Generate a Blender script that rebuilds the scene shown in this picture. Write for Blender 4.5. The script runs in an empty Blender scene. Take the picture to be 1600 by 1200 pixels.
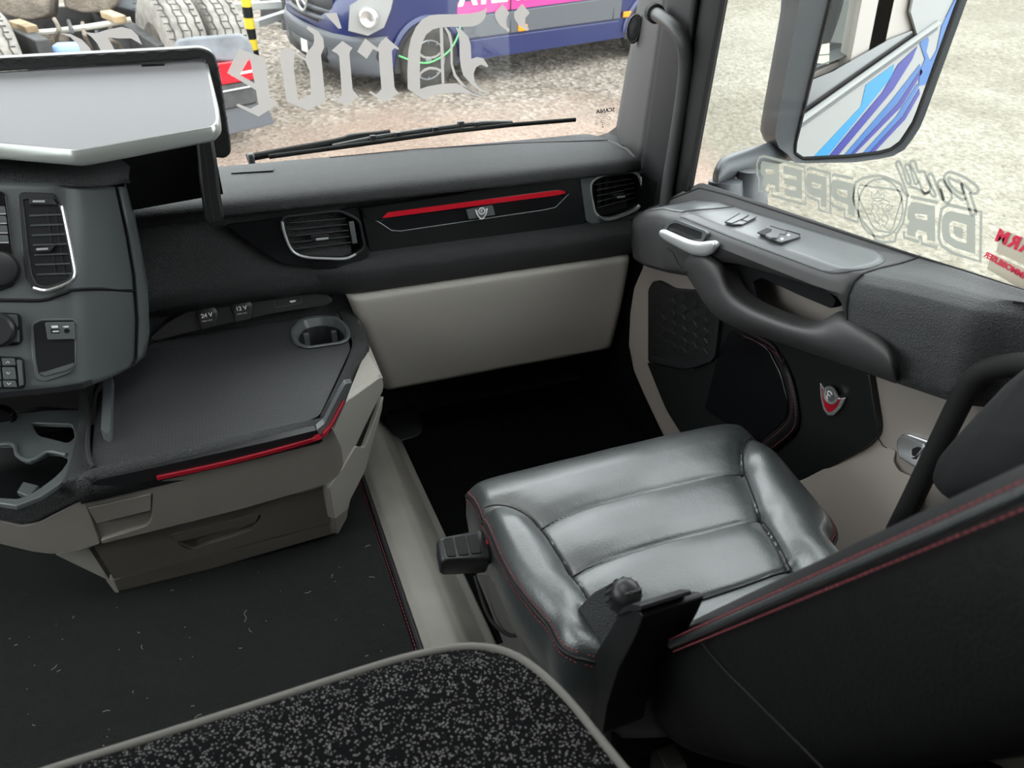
import bpy, bmesh, math, random
from mathutils import Vector, Matrix
random.seed(7)
scene = bpy.context.scene
COL = scene.collection
# ---------------------------------------------------------------- camera
CAM_F, CAM_YAW, CAM_PITCH, CAM_ROLL = 1180.0, 20.4, 26.9, 1.5
CAM_O = Vector((0, 0, 1.05))
_y, _p, _r = map(math.radians, (CAM_YAW, CAM_PITCH, CAM_ROLL))
_F = Vector((math.sin(_y)*math.cos(_p), math.cos(_y)*math.cos(_p), -math.sin(_p)))
_R0 = Vector((math.cos(_y), -math.sin(_y), 0)); _U0 = _R0.cross(_F)
_R = _R0*math.cos(_r) - _U0*math.sin(_r); _U = _U0*math.cos(_r) + _R0*math.sin(_r)
cd = bpy.data.cameras.new('camera'); cam = bpy.data.objects.new('camera', cd); COL.objects.link(cam)
cd.sensor_width = 36.0; cd.lens = 36.0*CAM_F/1600.0; cd.clip_start = 0.02; cd.clip_end = 400
cam.matrix_world = Matrix(((_R.x, _U.x, -_F.x, CAM_O.x), (_R.y, _U.y, -_F.y, CAM_O.y), (_R.z, _U.z, -_F.z, CAM_O.z), (0, 0, 0, 1)))
cd.dof.use_dof = True; cd.dof.focus_distance = 1.7; cd.dof.aperture_fstop = 6.8
scene.camera = cam
# ---------------------------------------------------------------- world, exposure
w = bpy.data.worlds.new('overcast_sky'); scene.world = w; w.use_nodes = True
bg = w.node_tree.nodes['Background']; bg.inputs[0].default_value = (0.95, 0.975, 1.0, 1); bg.inputs[1].default_value = 3.0
scene.view_settings.view_transform = 'Standard'; scene.view_settings.look = 'None'
scene.view_settings.exposure = 0.9; scene.view_settings.gamma = 1.0; scene.view_settings.use_curve_mapping = False
def area_light(name, loc, target, size, power, col=(1, .98, .95)):
    l = bpy.data.lights.new(name, 'AREA'); l.shape = 'RECTANGLE'; l.size, l.size_y = size; l.energy = power; l.color = col
    o = bpy.data.objects.new(name, l); COL.objects.link(o); o.location = loc
    o.rotation_euler = (Vector(target)-Vector(loc)).to_track_quat('-Z', 'Y').to_euler(); return o
# ---------------------------------------------------------------- helpers
def ray(px, py): return (_F*CAM_F + _R*(px-800) + _U*(600-py)).normalized()
def P(px, py, **k):            # where the line of sight through a point of the photograph meets the plane x, y or z = const
    d = ray(px, py); (a, v), = k.items(); i = 'xyz'.index(a); t = (v-CAM_O[i])/d[i]; return CAM_O + d*t
class Plane:
    def __init__(s, pt, n): s.p = Vector(pt); s.n = Vector(n).normalized()
    def __call__(s, px, py, off=0.0):
        d = ray(px, py); p = s.p + s.n*off; return CAM_O + d*((p-CAM_O).dot(s.n)/d.dot(s.n))
def plane3(a, b, c):
    a, b, c = map(Vector, (a, b, c)); n = (b-a).cross(c-a).normalized()
    if n.dot(CAM_O-a) < 0: n = -n
    return Plane(a, n)
def rnd(pts, r, seg=4, closed=True):      # round the corners of a polyline (any dimension)
    pts = [Vector(p) for p in pts]; out = []; n = len(pts)
    for i, p in enumerate(pts):
        if not closed and i in (0, n-1): out.append(p); continue
        a, b = pts[i-1], pts[(i+1) % n]; rr = r[i] if isinstance(r, (list, tuple)) else r
        da, db = (a-p).length, (b-p).length; q = min(rr, da*.48, db*.48)
        if q < 1e-6: out.append(p); continue
        s, e = p+(a-p)/da*q, p+(b-p)/db*q
        for k in range(seg+1):
            t = k/seg; out.append(s*(1-t)**2 + p*2*t*(1-t) + e*t*t)
    return out
def spline(pts, n=6, closed=False):       # Catmull-Rom
    pts = [Vector(p) for p in pts]; m = len(pts); out = []
    for i in range(m if closed else m-1):
        if closed: a, b, c, d = pts[i-1], pts[i], pts[(i+1) % m], pts[(i+2) % m]
        else: a, b, c, d = pts[max(i-1, 0)], pts[i], pts[i+1], pts[min(i+2, m-1)]
        for k in range(n):
            t = k/n; out.append(.5*((2*b)+(c-a)*t+(2*a-5*b+4*c-d)*t*t+(3*b-a-3*c+d)*t**3))
    if not closed: out.append(pts[-1])
    return out
def lerp(a, b, t): return a+(b-a)*t
def interp(tab, x):
    if x <= tab[0][0]: return tab[0][1]
    for (a, u), (b, v) in zip(tab, tab[1:]):
        if x <= b:
            t = (x-a)/(b-a); t = t*t*(3-2*t) if False else t
            return u+(v-u)*t
    return tab[-1][1]
# ---------------------------------------------------------------- materials
MATS = {}
def mat(name, col, rough=.5, metal=0.0, spec=.5, grain=None, bump=0.0, coat=0.0, var=None, sheen=0, emit=0, alpha=1.0, transmission=0.0, mask=None):
    """grain=(kind, scale); var=(scale, amount) colour mottling; mask=(scale, thresh, colour) specks"""
    if name in MATS: return MATS[name]
    m = bpy.data.materials.new(name); m.use_nodes = True; nt = m.node_tree; b = nt.nodes['Principled BSDF']
    b.inputs['Base Color'].default_value = (*col, 1); b.inputs['Roughness'].default_value = rough; b.inputs['Metallic'].default_value = metal
    b.inputs['Specular IOR Level'].default_value = spec
    if coat: b.inputs['Coat Weight'].default_value = coat; b.inputs['Coat Roughness'].default_value = .08 if rough < .33 else .36
    if sheen: b.inputs['Sheen Weight'].default_value = sheen; b.inputs['Sheen Roughness'].default_value = .6
    if emit: b.inputs['Emission Color'].default_value = (*col, 1); b.inputs['Emission Strength'].default_value = emit
    if alpha < 1: b.inputs['Alpha'].default_value = alpha
    if transmission: b.inputs['Transmission Weight'].default_value = transmission
    tc = nt.nodes.new('ShaderNodeTexCoord'); src = tc.outputs['Object']
    last = None
    if var or mask:
        cur = None
        if var:
            n = nt.nodes.new('ShaderNodeTexNoise'); n.inputs['Scale'].default_value = var[0]; n.inputs['Detail'].default_value = 5
            nt.links.new(src, n.inputs['Vector'])
            r = nt.nodes.new('ShaderNodeMapRange'); r.inputs[1].default_value = .3; r.inputs[2].default_value = .7
            r.inputs[3].default_value = 1-var[1]; r.inputs[4].default_value = 1+var[1]; nt.links.new(n.outputs['Fac'], r.inputs[0])
            mx = nt.nodes.new('ShaderNodeMix'); mx.data_type = 'RGBA'; mx.blend_type = 'MULTIPLY'; mx.inputs[0].default_value = 1
            mx.inputs[6].default_value = (*col, 1); nt.links.new(r.outputs[0], mx.inputs[7]); cur = mx.outputs[2]
        if mask:
            for (sc, lo, hi, mc) in mask:
                v = nt.nodes.new('ShaderNodeTexVoronoi'); v.inputs['Scale'].default_value = sc; nt.links.new(src, v.inputs['Vector'])
                wn = nt.nodes.new('ShaderNodeTexWhiteNoise'); nt.links.new(v.outputs['Position'], wn.inputs['Vector'])
                g = nt.nodes.new('ShaderNodeMath'); g.operation = 'LESS_THAN'; g.inputs[1].default_value = hi; nt.links.new(wn.outputs['Value'], g.inputs[0])
                d = nt.nodes.new('ShaderNodeMath'); d.operation = 'LESS_THAN'; d.inputs[1].default_value = lo; nt.links.new(v.outputs['Distance'], d.inputs[0])
                mu = nt.nodes.new('ShaderNodeMath'); mu.operation = 'MULTIPLY'; nt.links.new(g.outputs[0], mu.inputs[0]); nt.links.new(d.outputs[0], mu.inputs[1])
                mx = nt.nodes.new('ShaderNodeMix'); mx.data_type = 'RGBA'; nt.links.new(mu.outputs[0], mx.inputs[0])
                if cur: nt.links.new(cur, mx.inputs[6])
                else: mx.inputs[6].default_value = (*col, 1)
                mx.inputs[7].default_value = (*mc, 1); cur = mx.outputs[2]
        nt.links.new(cur, b.inputs['Base Color'])
    if grain and bump:
        kind, sc = grain[:2]; h = None
        if kind in ('noise', 'brush'):
            n = nt.nodes.new('ShaderNodeTexNoise'); n.inputs['Scale'].default_value = sc; n.inputs['Detail'].default_value = 3
            mp = nt.nodes.new('ShaderNodeMapping'); nt.links.new(src, mp.inputs['Vector']); nt.links.new(mp.outputs[0], n.inputs['Vector'])
            if kind == 'brush': mp.inputs['Scale'].default_value = (.03, 1, 1)
            h = n.outputs['Fac']
        elif kind == 'voronoi':
            n = nt.nodes.new('ShaderNodeTexVoronoi'); n.inputs['Scale'].default_value = sc; nt.links.new(src, n.inputs['Vector']); h = n.outputs['Distance']
        elif kind == 'leather':
            n = nt.nodes.new('ShaderNodeTexVoronoi'); n.feature = 'SMOOTH_F1'; n.inputs['Scale'].default_value = sc; nt.links.new(src, n.inputs['Vector'])
            n2 = nt.nodes.new('ShaderNodeTexNoise'); n2.inputs['Scale'].default_value = sc*.08; n2.inputs['Detail'].default_value = 6; nt.links.new(src, n2.inputs['Vector'])
            a = nt.nodes.new('ShaderNodeMath'); a.operation = 'MULTIPLY_ADD'; nt.links.new(n2.outputs['Fac'], a.inputs[0]); a.inputs[1].default_value = 2.2
            nt.links.new(n.outputs['Distance'], a.inputs[2]); h = a.outputs[0]
        elif kind == 'weave':
            n = nt.nodes.new('ShaderNodeTexVoronoi'); n.inputs['Scale'].default_value = sc; n.inputs['Randomness'].default_value = .0
            mp = nt.nodes.new('ShaderNodeMapping'); mp.inputs['Rotation'].default_value = (0, 0, .785); mp.inputs['Scale'].default_value = (1, 1.6, .001)
            nt.links.new(src, mp.inputs['Vector']); nt.links.new(mp.outputs[0], n.inputs['Vector']); h = n.outputs['Distance']
            rp = nt.nodes.new('ShaderNodeMapRange'); rp.inputs[1].default_value = .15; rp.inputs[2].default_value = .5; rp.inputs[3].default_value = 2.6; rp.inputs[4].default_value = .55; nt.links.new(h, rp.inputs[0])
            mx = nt.nodes.new('ShaderNodeMix'); mx.data_type = 'RGBA'; mx.blend_type = 'MULTIPLY'; mx.inputs[0].default_value = 1; mx.inputs[6].default_value = (*col, 1); nt.links.new(rp.outputs[0], mx.inputs[7]); nt.links.new(mx.outputs[2], b.inputs['Base Color'])
        bp = nt.nodes.new('ShaderNodeBump'); bp.inputs['Strength'].default_value = bump; bp.inputs['Distance'].default_value = grain[2] if len(grain) > 2 else .001
        nt.links.new(h, bp.inputs['Height']); nt.links.new(bp.outputs[0], b.inputs['Normal'])
    MATS[name] = m; return m
def glass_mat(name, tint=(.93, .97, .96), gloss=.06):
    m = bpy.data.materials.new(name); m.use_nodes = True; nt = m.node_tree; nt.nodes.clear()
    o = nt.nodes.new('ShaderNodeOutputMaterial'); mx = nt.nodes.new('ShaderNodeMixShader'); t = nt.nodes.new('ShaderNodeBsdfTransparent'); g = nt.nodes.new('ShaderNodeBsdfGlossy')
    t.inputs[0].default_value = (*tint, 1); g.inputs['Roughness'].default_value = .02; mx.inputs[0].default_value = gloss
    nt.links.new(t.outputs[0], mx.inputs[1]); nt.links.new(g.outputs[0], mx.inputs[2]); nt.links.new(mx.outputs[0], o.inputs[0]); MATS[name] = m; return m
# ---------------------------------------------------------------- mesh building
def mesh_obj(name, verts, faces, m, parent=None, smooth=True, bevel=0, seg=2, subsurf=0, solid=0, solid_off=-1, angle=40, weld=False):
    verts = [Vector(v) for v in verts]
    if parent is not None:
        base = parent.get('_base', None); base = Vector(base) if base is not None else Vector((0, 0, 0))
    else:
        xs = [v.x for v in verts]; ys = [v.y for v in verts]; zs = [v.z for v in verts]
        base = Vector(((min(xs)+max(xs))/2, (min(ys)+max(ys))/2, min(zs)))
    me = bpy.data.meshes.new(name); me.from_pydata([tuple(v-base) for v in verts], [], faces); me.update()
    bm = bmesh.new(); bm.from_mesh(me)
    if weld: bmesh.ops.remove_doubles(bm, verts=bm.verts, dist=1e-5)
    bmesh.ops.recalc_face_normals(bm, faces=bm.faces); bm.to_mesh(me); bm.free()
    if smooth:
        for p in me.polygons: p.use_smooth = True
    o = bpy.data.objects.new(name, me); COL.objects.link(o)
    if m: me.materials.append(m if not isinstance(m, str) else MATS[m])
    o['_base'] = tuple(base)
    if parent is not None: o.parent = parent
    else: o.location = base
    if subsurf:
        s = o.modifiers.new('subsurf', 'SUBSURF'); s.levels = s.render_levels = subsurf
    if solid:
        s = o.modifiers.new('solid', 'SOLIDIFY'); s.thickness = solid; s.offset = solid_off
    if bevel:
        b = o.modifiers.new('bevel', 'BEVEL'); b.width = bevel; b.segments = seg; b.limit_method = 'ANGLE'; b.angle_limit = math.radians(angle); b.harden_normals = False
    if smooth and not subsurf:
        try: me.set_sharp_from_angle(angle=math.radians(angle))
        except Exception: pass
    return o
def thing(name, loc, label, cat, group=None, kind=None):
    o = bpy.data.objects.new(name, None); COL.objects.link(o); o.location = loc; o.empty_display_size = .05
    o['_base'] = tuple(loc); tag(o, label, cat, group, kind); return o
def tag(o, label=None, cat=None, group=None, kind=None):
    if label: o['label'] = label
    if cat: o['category'] = cat
    if group: o['group'] = group
    if kind: o['kind'] = kind
    return o
def plate(name, pts, ext, m, parent=None, holes=(), bevel=.0015, seg=2, smooth=True, angle=40):
    """solid plate: outline pts (3D) pushed along the vector ext; holes are outlines as well"""
    ext = Vector(ext); pts = [Vector(p) for p in pts]; loops = [pts]+[[Vector(q) for q in h] for h in holes]
    if not holes:
        n = len(pts); V = pts+[p+ext for p in pts]; Fc = [list(range(n)), list(range(2*n-1, n-1, -1))]+[[i, (i+1) % n, n+(i+1) % n, n+i] for i in range(n)]
    else:
        bm = bmesh.new(); es = []
        for lp in loops:
            vs = [bm.verts.new(p) for p in lp]
            for i in range(len(vs)): es.append(bm.edges.new((vs[i], vs[(i+1) % len(vs)])))
        bmesh.ops.triangle_fill(bm, use_beauty=True, use_dissolve=False, edges=es)
        bm.verts.index_update(); V = [v.co.copy() for v in bm.verts]; n = len(V); tri = [[v.index for v in f.verts] for f in bm.faces]
        bnd = [[e.verts[0].index, e.verts[1].index] for e in bm.edges if len(e.link_faces) == 1]; bm.free()
        Fc = tri+[[n+i for i in reversed(t)] for t in tri]+[[a, b, n+b, n+a] for a, b in bnd]; V = V+[v+ext for v in V]
    return mesh_obj(name, V, Fc, m, parent, smooth=smooth, bevel=bevel, seg=seg, angle=angle)
def loft(name, rings, m, parent=None, closed=True, caps=True, **k):
    n = len(rings[0]); V = [v for r in rings for v in r]; Fc = []
    for i in range(len(rings)-1):
        for j in range(n if closed else n-1):
            Fc.append([i*n+j, i*n+(j+1) % n, (i+1)*n+(j+1) % n, (i+1)*n+j])
    if caps and closed: Fc += [list(range(n)), [(len(rings)-1)*n+j for j in range(n-1, -1, -1)]]
    return mesh_obj(name, V, Fc, m, parent, **k)
def grid(name, fn, nu, nv, m, parent=None, **k):
    V = [fn(i/nu, j/nv) for j in range(nv+1) for i in range(nu+1)]
    Fc = [[j*(nu+1)+i, j*(nu+1)+i+1, (j+1)*(nu+1)+i+1, (j+1)*(nu+1)+i] for j in range(nv) for i in range(nu)]
    return mesh_obj(name, V, Fc, m, parent, **k)
def tube_geo(pts, r, n=10, closed=False, caps=True):
    pts = [Vector(p) for p in pts]; m = len(pts); V = []; Fc = []; prev = None
    for i, p in enumerate(pts):
        if closed: t = (pts[(i+1) % m]-pts[i-1])
        else: t = pts[min(i+1, m-1)]-pts[max(i-1, 0)]
        t.normalize()
        if prev is None: u = t.orthogonal().normalized()
        else:
            u = prev-t*prev.dot(t); u = u.normalized() if u.length > 1e-6 else t.orthogonal().normalized()
        prev = u; v = t.cross(u); rr = r[i] if isinstance(r, (list, tuple)) else r
        for k in range(n):
            a = 2*math.pi*k/n; V.append(p+(u*math.cos(a)+v*math.sin(a))*rr)
    for i in range(m if closed else m-1):
        for k in range(n):
            Fc.append([i*n+k, i*n+(k+1) % n, ((i+1) % m)*n+(k+1) % n, ((i+1) % m)*n+k])
    if caps and not closed: Fc += [list(range(n)), [(m-1)*n+k for k in range(n-1, -1, -1)]]
    return V, Fc
def tube(name, pts, r, m, parent=None, n=10, closed=False, **k):
    V, Fc = tube_geo(pts, r, n, closed); return mesh_obj(name, V, Fc, m, parent, **k)
class MB:
    def __init__(s): s.V = []; s.F = []
    def add(s, V, Fc): b = len(s.V); s.V += [Vector(v) for v in V]; s.F += [[b+i for i in f] for f in Fc]; return s
    def tube(s, pts, r, n=8, closed=False): return s.add(*tube_geo(pts, r, n, closed))
    def box(s, c, sx, sy, sz, R=None):
        c = Vector(c); vs = [Vector((x*sx/2, y*sy/2, z*sz/2)) for x in (-1, 1) for y in (-1, 1) for z in (-1, 1)]
        vs = [c+(R @ v if R else v) for v in vs]
        return s.add(vs, [[0, 1, 3, 2], [4, 6, 7, 5], [0, 4, 5, 1], [2, 3, 7, 6], [0, 2, 6, 4], [1, 5, 7, 3]])
    def poly(s, pts, ext):
        pts = [Vector(p) for p in pts]; ext = Vector(ext); n = len(pts)
        return s.add(pts+[p+ext for p in pts], [list(range(n)), list(range(2*n-1, n-1, -1))]+[[i, (i+1) % n, n+(i+1) % n, n+i] for i in range(n)])
    def lathe(s, c, axis, prof, n=16):
        axis = Vector(axis).normalized(); u = axis.orthogonal().normalized(); v = axis.cross(u); c = Vector(c); V = []; Fc = []
        for (r, h) in prof:
            for k in range(n): a = 2*math.pi*k/n; V.append(c+axis*h+(u*math.cos(a)+v*math.sin(a))*r)
        for i in range(len(prof)-1):
            for k in range(n): Fc.append([i*n+k, i*n+(k+1) % n, (i+1)*n+(k+1) % n, (i+1)*n+k])
        Fc += [list(range(n)), [(len(prof)-1)*n+k for k in range(n-1, -1, -1)]]
        return s.add(V, Fc)
    def build(s, name, m, parent=None, **k): return mesh_obj(name, s.V, s.F, m, parent, **k)
def stitches(name, path, m, parent, r=.0007, on=.004, gap=.003):
    """a dashed seam along a 3D path"""
    b = MB(); pts = [Vector(p) for p in path]; pos = 0; seglen = [(pts[i+1]-pts[i]).length for i in range(len(pts)-1)]; tot = sum(seglen)
    def at(s):
        for i, l in enumerate(seglen):
            if s <= l or i == len(seglen)-1: return pts[i].lerp(pts[i+1], min(1, s/l) if l else 0)
            s -= l
    while pos < tot-on:
        b.tube([at(pos), at(pos+on)], r, 4); pos += on+gap
    return b.build(name, m, parent)
def text_mesh(name, body, size, M, m, parent=None, depth=.0004, spacing=1.0, bold=0.0):
    c = bpy.data.curves.new(name, 'FONT'); c.body = body; c.size = size; c.extrude = depth; c.align_x = 'CENTER'; c.align_y = 'CENTER'; c.space_character = spacing; c.offset = bold
    o = bpy.data.objects.new('tmp_text', c); COL.objects.link(o); bpy.context.view_layer.update()
    me = bpy.data.meshes.new_from_object(o.evaluated_get(bpy.context.evaluated_depsgraph_get()))
    V = [M @ v.co for v in me.vertices]; Fc = [list(p.vertices) for p in me.polygons]
    bpy.data.objects.remove(o); bpy.data.curves.remove(c); bpy.data.meshes.remove(me)
    return mesh_obj(name, V, Fc, m, parent, smooth=False)
def frame_from(o, xdir, zdir):            # matrix whose local x runs along xdir and local z (out of the text) along zdir
    z = Vector(zdir).normalized(); x = (Vector(xdir)-z*Vector(xdir).dot(z)).normalized(); y = z.cross(x)
    return Matrix(((x.x, y.x, z.x, o[0]), (x.y, y.y, z.y, o[1]), (x.z, y.z, z.z, o[2]), (0, 0, 0, 1)))
def copy_tree(o, parent=None, delta=None):
    c = o.copy(); COL.objects.link(c); c.parent = parent
    if delta is not None and parent is None: c.location = o.location+Vector(delta)
    for ch in list(o.children): copy_tree(ch, c)
    return c
FILL = 1.6
# ---------------------------------------------------------------- palette
mat('dash_soft', (.024, .025, .027), .52, grain=('voronoi', 480, .0022), bump=.9)
mat('slat_grey', (.036, .037, .039), .45)
mat('dash_top_soft', (.027, .0275, .0295), .58, spec=.35, grain=('voronoi', 480, .0022), bump=.9)
mat('grey_plastic', (.082, .090, .092), .40, grain=('noise', 1500, .0003), bump=.15)
mat('dark_plastic', (.014, .014, .016), .42)
mat('gloss_black', (.006, .006, .007), .16, spec=.5)
mat('charcoal', (.011, .0115, .012), .34, spec=.45, grain=('brush', 400, .0003), bump=.1)
mat('brushed_black', (.009, .0095, .010), .24, grain=('brush', 500, .0004), bump=.25)
mat('black', (.004, .004, .005), .6, spec=.3)
mat('drawer_taupe', (.225, .205, .185), .5, grain=('noise', 700, .0008), bump=.3)
mat('beige', (.36, .338, .308), .50, grain=('noise', 700, .0006), bump=.25)
mat('step_beige', (.235, .222, .202), .5, grain=('noise', 900, .0006), bump=.3, var=(7, .12))
mat('beige_light', (.33, .312, .283), .48, grain=('noise', 900, .0004), bump=.2)
mat('door_beige', (.29, .255, .232), .52, grain=('noise', 800, .0006), bump=.25)
mat('carpet', (.0040, .0046, .0050), .95, spec=.05, grain=('noise', 800, .004), bump=1.0, sheen=.08, var=(60, .35),
    mask=[(42, .035, .16, (.30, .30, .28)), (95, .05, .012, (.35, .34, .31))])
mat('carpet_dark', (.0035, .0037, .004), .95, spec=.05, grain=('noise', 450, .003), bump=.9, var=(50, .3))
mat('leather', (.020, .0255, .027), .40, spec=1.0, coat=1.0, grain=('leather', 480, .0016), bump=.32)
mat('leather_matt', (.004, .004, .0045), .5, spec=.3, grain=('leather', 420, .0010), bump=.35)
mat('red_gloss', (.55, .008, .022), .22, coat=.3)
mat('red_dark', (.33, .008, .02), .3)
mat('red_thread', (.24, .05, .06), .8)
mat('grey_thread', (.22, .19, .18), .7)
mat('chrome', (.80, .81, .82), .16, metal=.85)
mat('satin', (.55, .56, .57), .32, metal=.55)
mat('rubber', (.012, .012, .012), .7, spec=.25)
mat('white_print', (.75, .75, .75), .5)
mat('tray_grey', (.27, .27, .285), .5, grain=('noise', 800, .0005), bump=.2)
mat('tray_edge', (.46, .48, .46), .28, metal=.6)
mat('mat_weave', (.030, .030, .032), .45, grain=('weave', 120, .003), bump=.6)
mat('fabric_speck', (.004, .004, .0045), .95, spec=.05, grain=('noise', 600, .002), bump=.6, mask=[(470, .45, .30, (.16, .155, .15))])
mat('piping', (.125, .118, .107), .7, grain=('noise', 900, .001), bump=.4)
mat('headliner', (.62, .61, .59), .9)
mat('cab_white', (.24, .24, .235), .5, spec=.2)
mat('fill_emitter', (1, .97, .92), .5, emit=FILL)
glass_mat('glass_clear', (.95, .97, .96), .012)
mat('bezel_frit', (.004, .004, .004), .4)
# ---------------------------------------------------------------- cab shell
def wall(name, pts, ext, m, label, cat='wall', holes=()):
    return tag(plate(name, pts, ext, m, None, holes, bevel=0), label, cat, kind='structure')
XL, XR, YB, ZT = -1.24, 1.06, -0.95, 1.86
def rect_x(x, y0, y1, z0, z1): return [(x, y0, z0), (x, y1, z0), (x, y1, z1), (x, y0, z1)]
wall('wall_back', [(XL, YB, -.15), (XR, YB, -.15), (XR, YB, ZT), (XL, YB, ZT)], (0, -.04, 0), 'headliner', 'light grey rear wall of the cab behind the bunk')
wall('wall_left', rect_x(XL, YB, 2.12, -.15, ZT), (-.05, 0, 0), 'headliner', 'driver side wall of the cab with its window opening', holes=[rect_x(XL, .25, 1.75, .62, 1.55)])
wall('wall_right', rect_x(XR, YB, .52, -.15, ZT), (.05, 0, 0), 'door_beige', 'beige cab wall behind the passenger door')
wall('wall_front', [(XL, 2.14, -.15), (1.12, 2.14, -.15), (1.12, 2.14, .66), (XL, 2.14, .66)], (0, .05, 0), 'black', 'bulkhead under the windscreen behind the dashboard')
wall('ceiling', [(XL, YB, ZT), (1.1, YB, ZT), (1.1, 2.05, ZT), (XL, 2.05, ZT)], (0, 0, .05), 'headliner', 'light grey cab headliner with a roof hatch', 'ceiling',
     holes=[[(-.45, .25, ZT), (.35, .25, ZT), (.35, 1.05, ZT), (-.45, 1.05, ZT)]])
wall('trim_1', [(XL, 2.06, 1.62), (1.14, 2.06, 1.62), (1.14, 2.0, ZT), (XL, 2.0, ZT)], (0, .05, .0), 'headliner', 'header trim above the windscreen', 'trim')
# added fill panels, unseen under the ceiling, to brighten the cab
for (lx, ly, lab) in ((-.05, -.30, 'unseen added fill light over the bunk'), (-.05, 1.50, 'unseen added fill light over the dashboard')):
    lt = thing('fill_light', (lx, ly, ZT-.03), lab, 'lamp'); plate('fill_frame', rnd([(lx-.42, ly-.12, ZT-.03), (lx+.42, ly-.12, ZT-.03), (lx+.42, ly+.12, ZT-.03), (lx-.42, ly+.12, ZT-.03)], .03), (0, 0, .03), 'grey_plastic', lt, bevel=.004)
    plate('fill_panel', rnd([(lx-.39, ly-.10, ZT-.036), (lx+.39, ly-.10, ZT-.036), (lx+.39, ly+.10, ZT-.036), (lx-.39, ly+.10, ZT-.036)], .02), (0, 0, .006), 'fill_emitter', lt, bevel=0)
WS = plane3((0, 2.12, .69), (1, 2.12, .69), (0, 2.05, 1.62))
def ws_at(x, z, off=0): return Vector((x, 2.12-(z-.69)*.07/.93-off, z))
win = tag(plate('window_1', [ws_at(-1.2, .66), ws_at(1.22, .66), ws_at(1.22, 1.66), ws_at(-1.2, 1.66)], (0, .006, 0), 'glass_clear', bevel=0), 'clear windscreen glass above the dashboard', 'window', kind='structure')
tag(plate('window_3', rect_x(XL-.02, .25, 1.75, .62, 1.55), (-.005, 0, 0), 'glass_clear', bevel=0), 'driver side window glass', 'window', kind='structure')
tag(plate('window_4', [(-.45, .25, ZT+.03), (.35, .25, ZT+.03), (.35, 1.05, ZT+.03), (-.45, 1.05, ZT+.03)], (0, 0, .005), 'glass_clear', bevel=0), 'glass roof hatch panel over the cab floor', 'window', kind='structure')
# ---------------------------------------------------------------- floor
fl = tag(plate('floor', [(XL, YB, 0), (.20, YB, 0), (.20, 1.95, 0), (XL, 1.95, 0)], (0, 0, -.12), 'carpet_dark', bevel=0), 'black carpeted engine tunnel floor of the cab', 'floor', kind='structure')
fw = tag(plate('floor_footwell', [(.19, YB, -.135), (XR, YB, -.135), (XR, 2.13, -.135), (.19, 2.13, -.135)], (0, 0, -.04), 'carpet_dark', bevel=0), 'black passenger footwell floor below the beige step', 'floor', kind='structure')
# carpet mat on the tunnel with bound edge and red seam
fm = thing('floor_mat', (-.4, .9, 0), 'black carpet mat with red stitched edge over the engine tunnel', 'mat')
E0, E1 = P(561, 740, z=.008), P(672, 1070, z=.008)
ed = (E1-E0).normalized(); EA = E0-ed*.36; EB = E1+ed*1.0
plate('pile', [(-1.2, EB.y, .008), (EB.x-.006, EB.y, .008), (EA.x-.006, EA.y, .008), (-1.2, EA.y, .008)], (0, 0, -.007), 'carpet', fm, bevel=.002)
bv = MB(); side = Vector((ed.y, -ed.x, 0)); side = side if side.x > 0 else -side
bv.tube([EA+side*.004+Vector((0, 0, -.0035)), EB+side*.004+Vector((0, 0, -.0035))], .0055, 8); bv.build('edge_binding', 'dark_plastic', fm)
stitches('seam_stitching', [EA-side*.004+Vector((0, 0, .0012)), EB-side*.004+Vector((0, 0, .0012))], MATS['red_thread'], fm, r=.0009, on=.006, gap=.004)
# beige step between tunnel and footwell
stp = []
wall('wall_kick', [(1.05, 1.55, -.14), (1.05, 2.14, -.14), (1.05, 2.14, .66), (1.05, 1.68, .62)], (.04, 0, 0), 'carpet_dark', 'black carpeted side of the footwell ahead of the door')
# grey heel pad sewn into the footwell carpet
fmat = thing('footwell_mat', (.68, 1.5, -.135), 'black footwell carpet mat with a grey heel pad', 'mat')
plate('pile', [(.36, 1.03, -.128), (1.02, 1.03, -.128), (1.02, 1.98, -.128), (.36, 1.98, -.128)], (0, 0, -.006), 'carpet_dark', fmat, bevel=.002)
hp_ = [P(x, y, z=-.126) for x, y in rnd([(598, 622), (644, 610), (655, 650), (659, 670), (652, 680), (618, 690), (606, 660)], 5)]
plate('heel_pad', hp_, (0, 0, -.004), mat('pad_grey', (.022, .024, .025), .5), fmat, bevel=.002)
stitches('seam_stitching', [p+(p-sum(hp_, Vector())/len(hp_)).normalized()*.006+Vector((0, 0, .0005)) for p in hp_], MATS['grey_thread'], fmat, r=.0007, on=.004, gap=.004)
prof = [(.196, -.02), (.200, .004), (.212, .010), (.255, .006), (.275, -.006), (.315, -.075), (.335, -.115), (.36, -.134)]
def step(u, v):
    y = lerp(-.2, 1.97, v); k = u*(len(prof)-1); i = min(int(k), len(prof)-2); t = k-i
    x = lerp(prof[i][0], prof[i+1][0], t); z = lerp(prof[i][1], prof[i+1][1], t)
    sh = (E0.x+(y-E0.y)*(ed.x/ed.y)) - .198
    return (x+sh+.012, y, z)
tag(grid('trim_2', step, 28, 20, 'step_beige', solid=.004, solid_off=1), 'scuffed beige plastic step cover between tunnel and footwell', 'trim', kind='structure')

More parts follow.
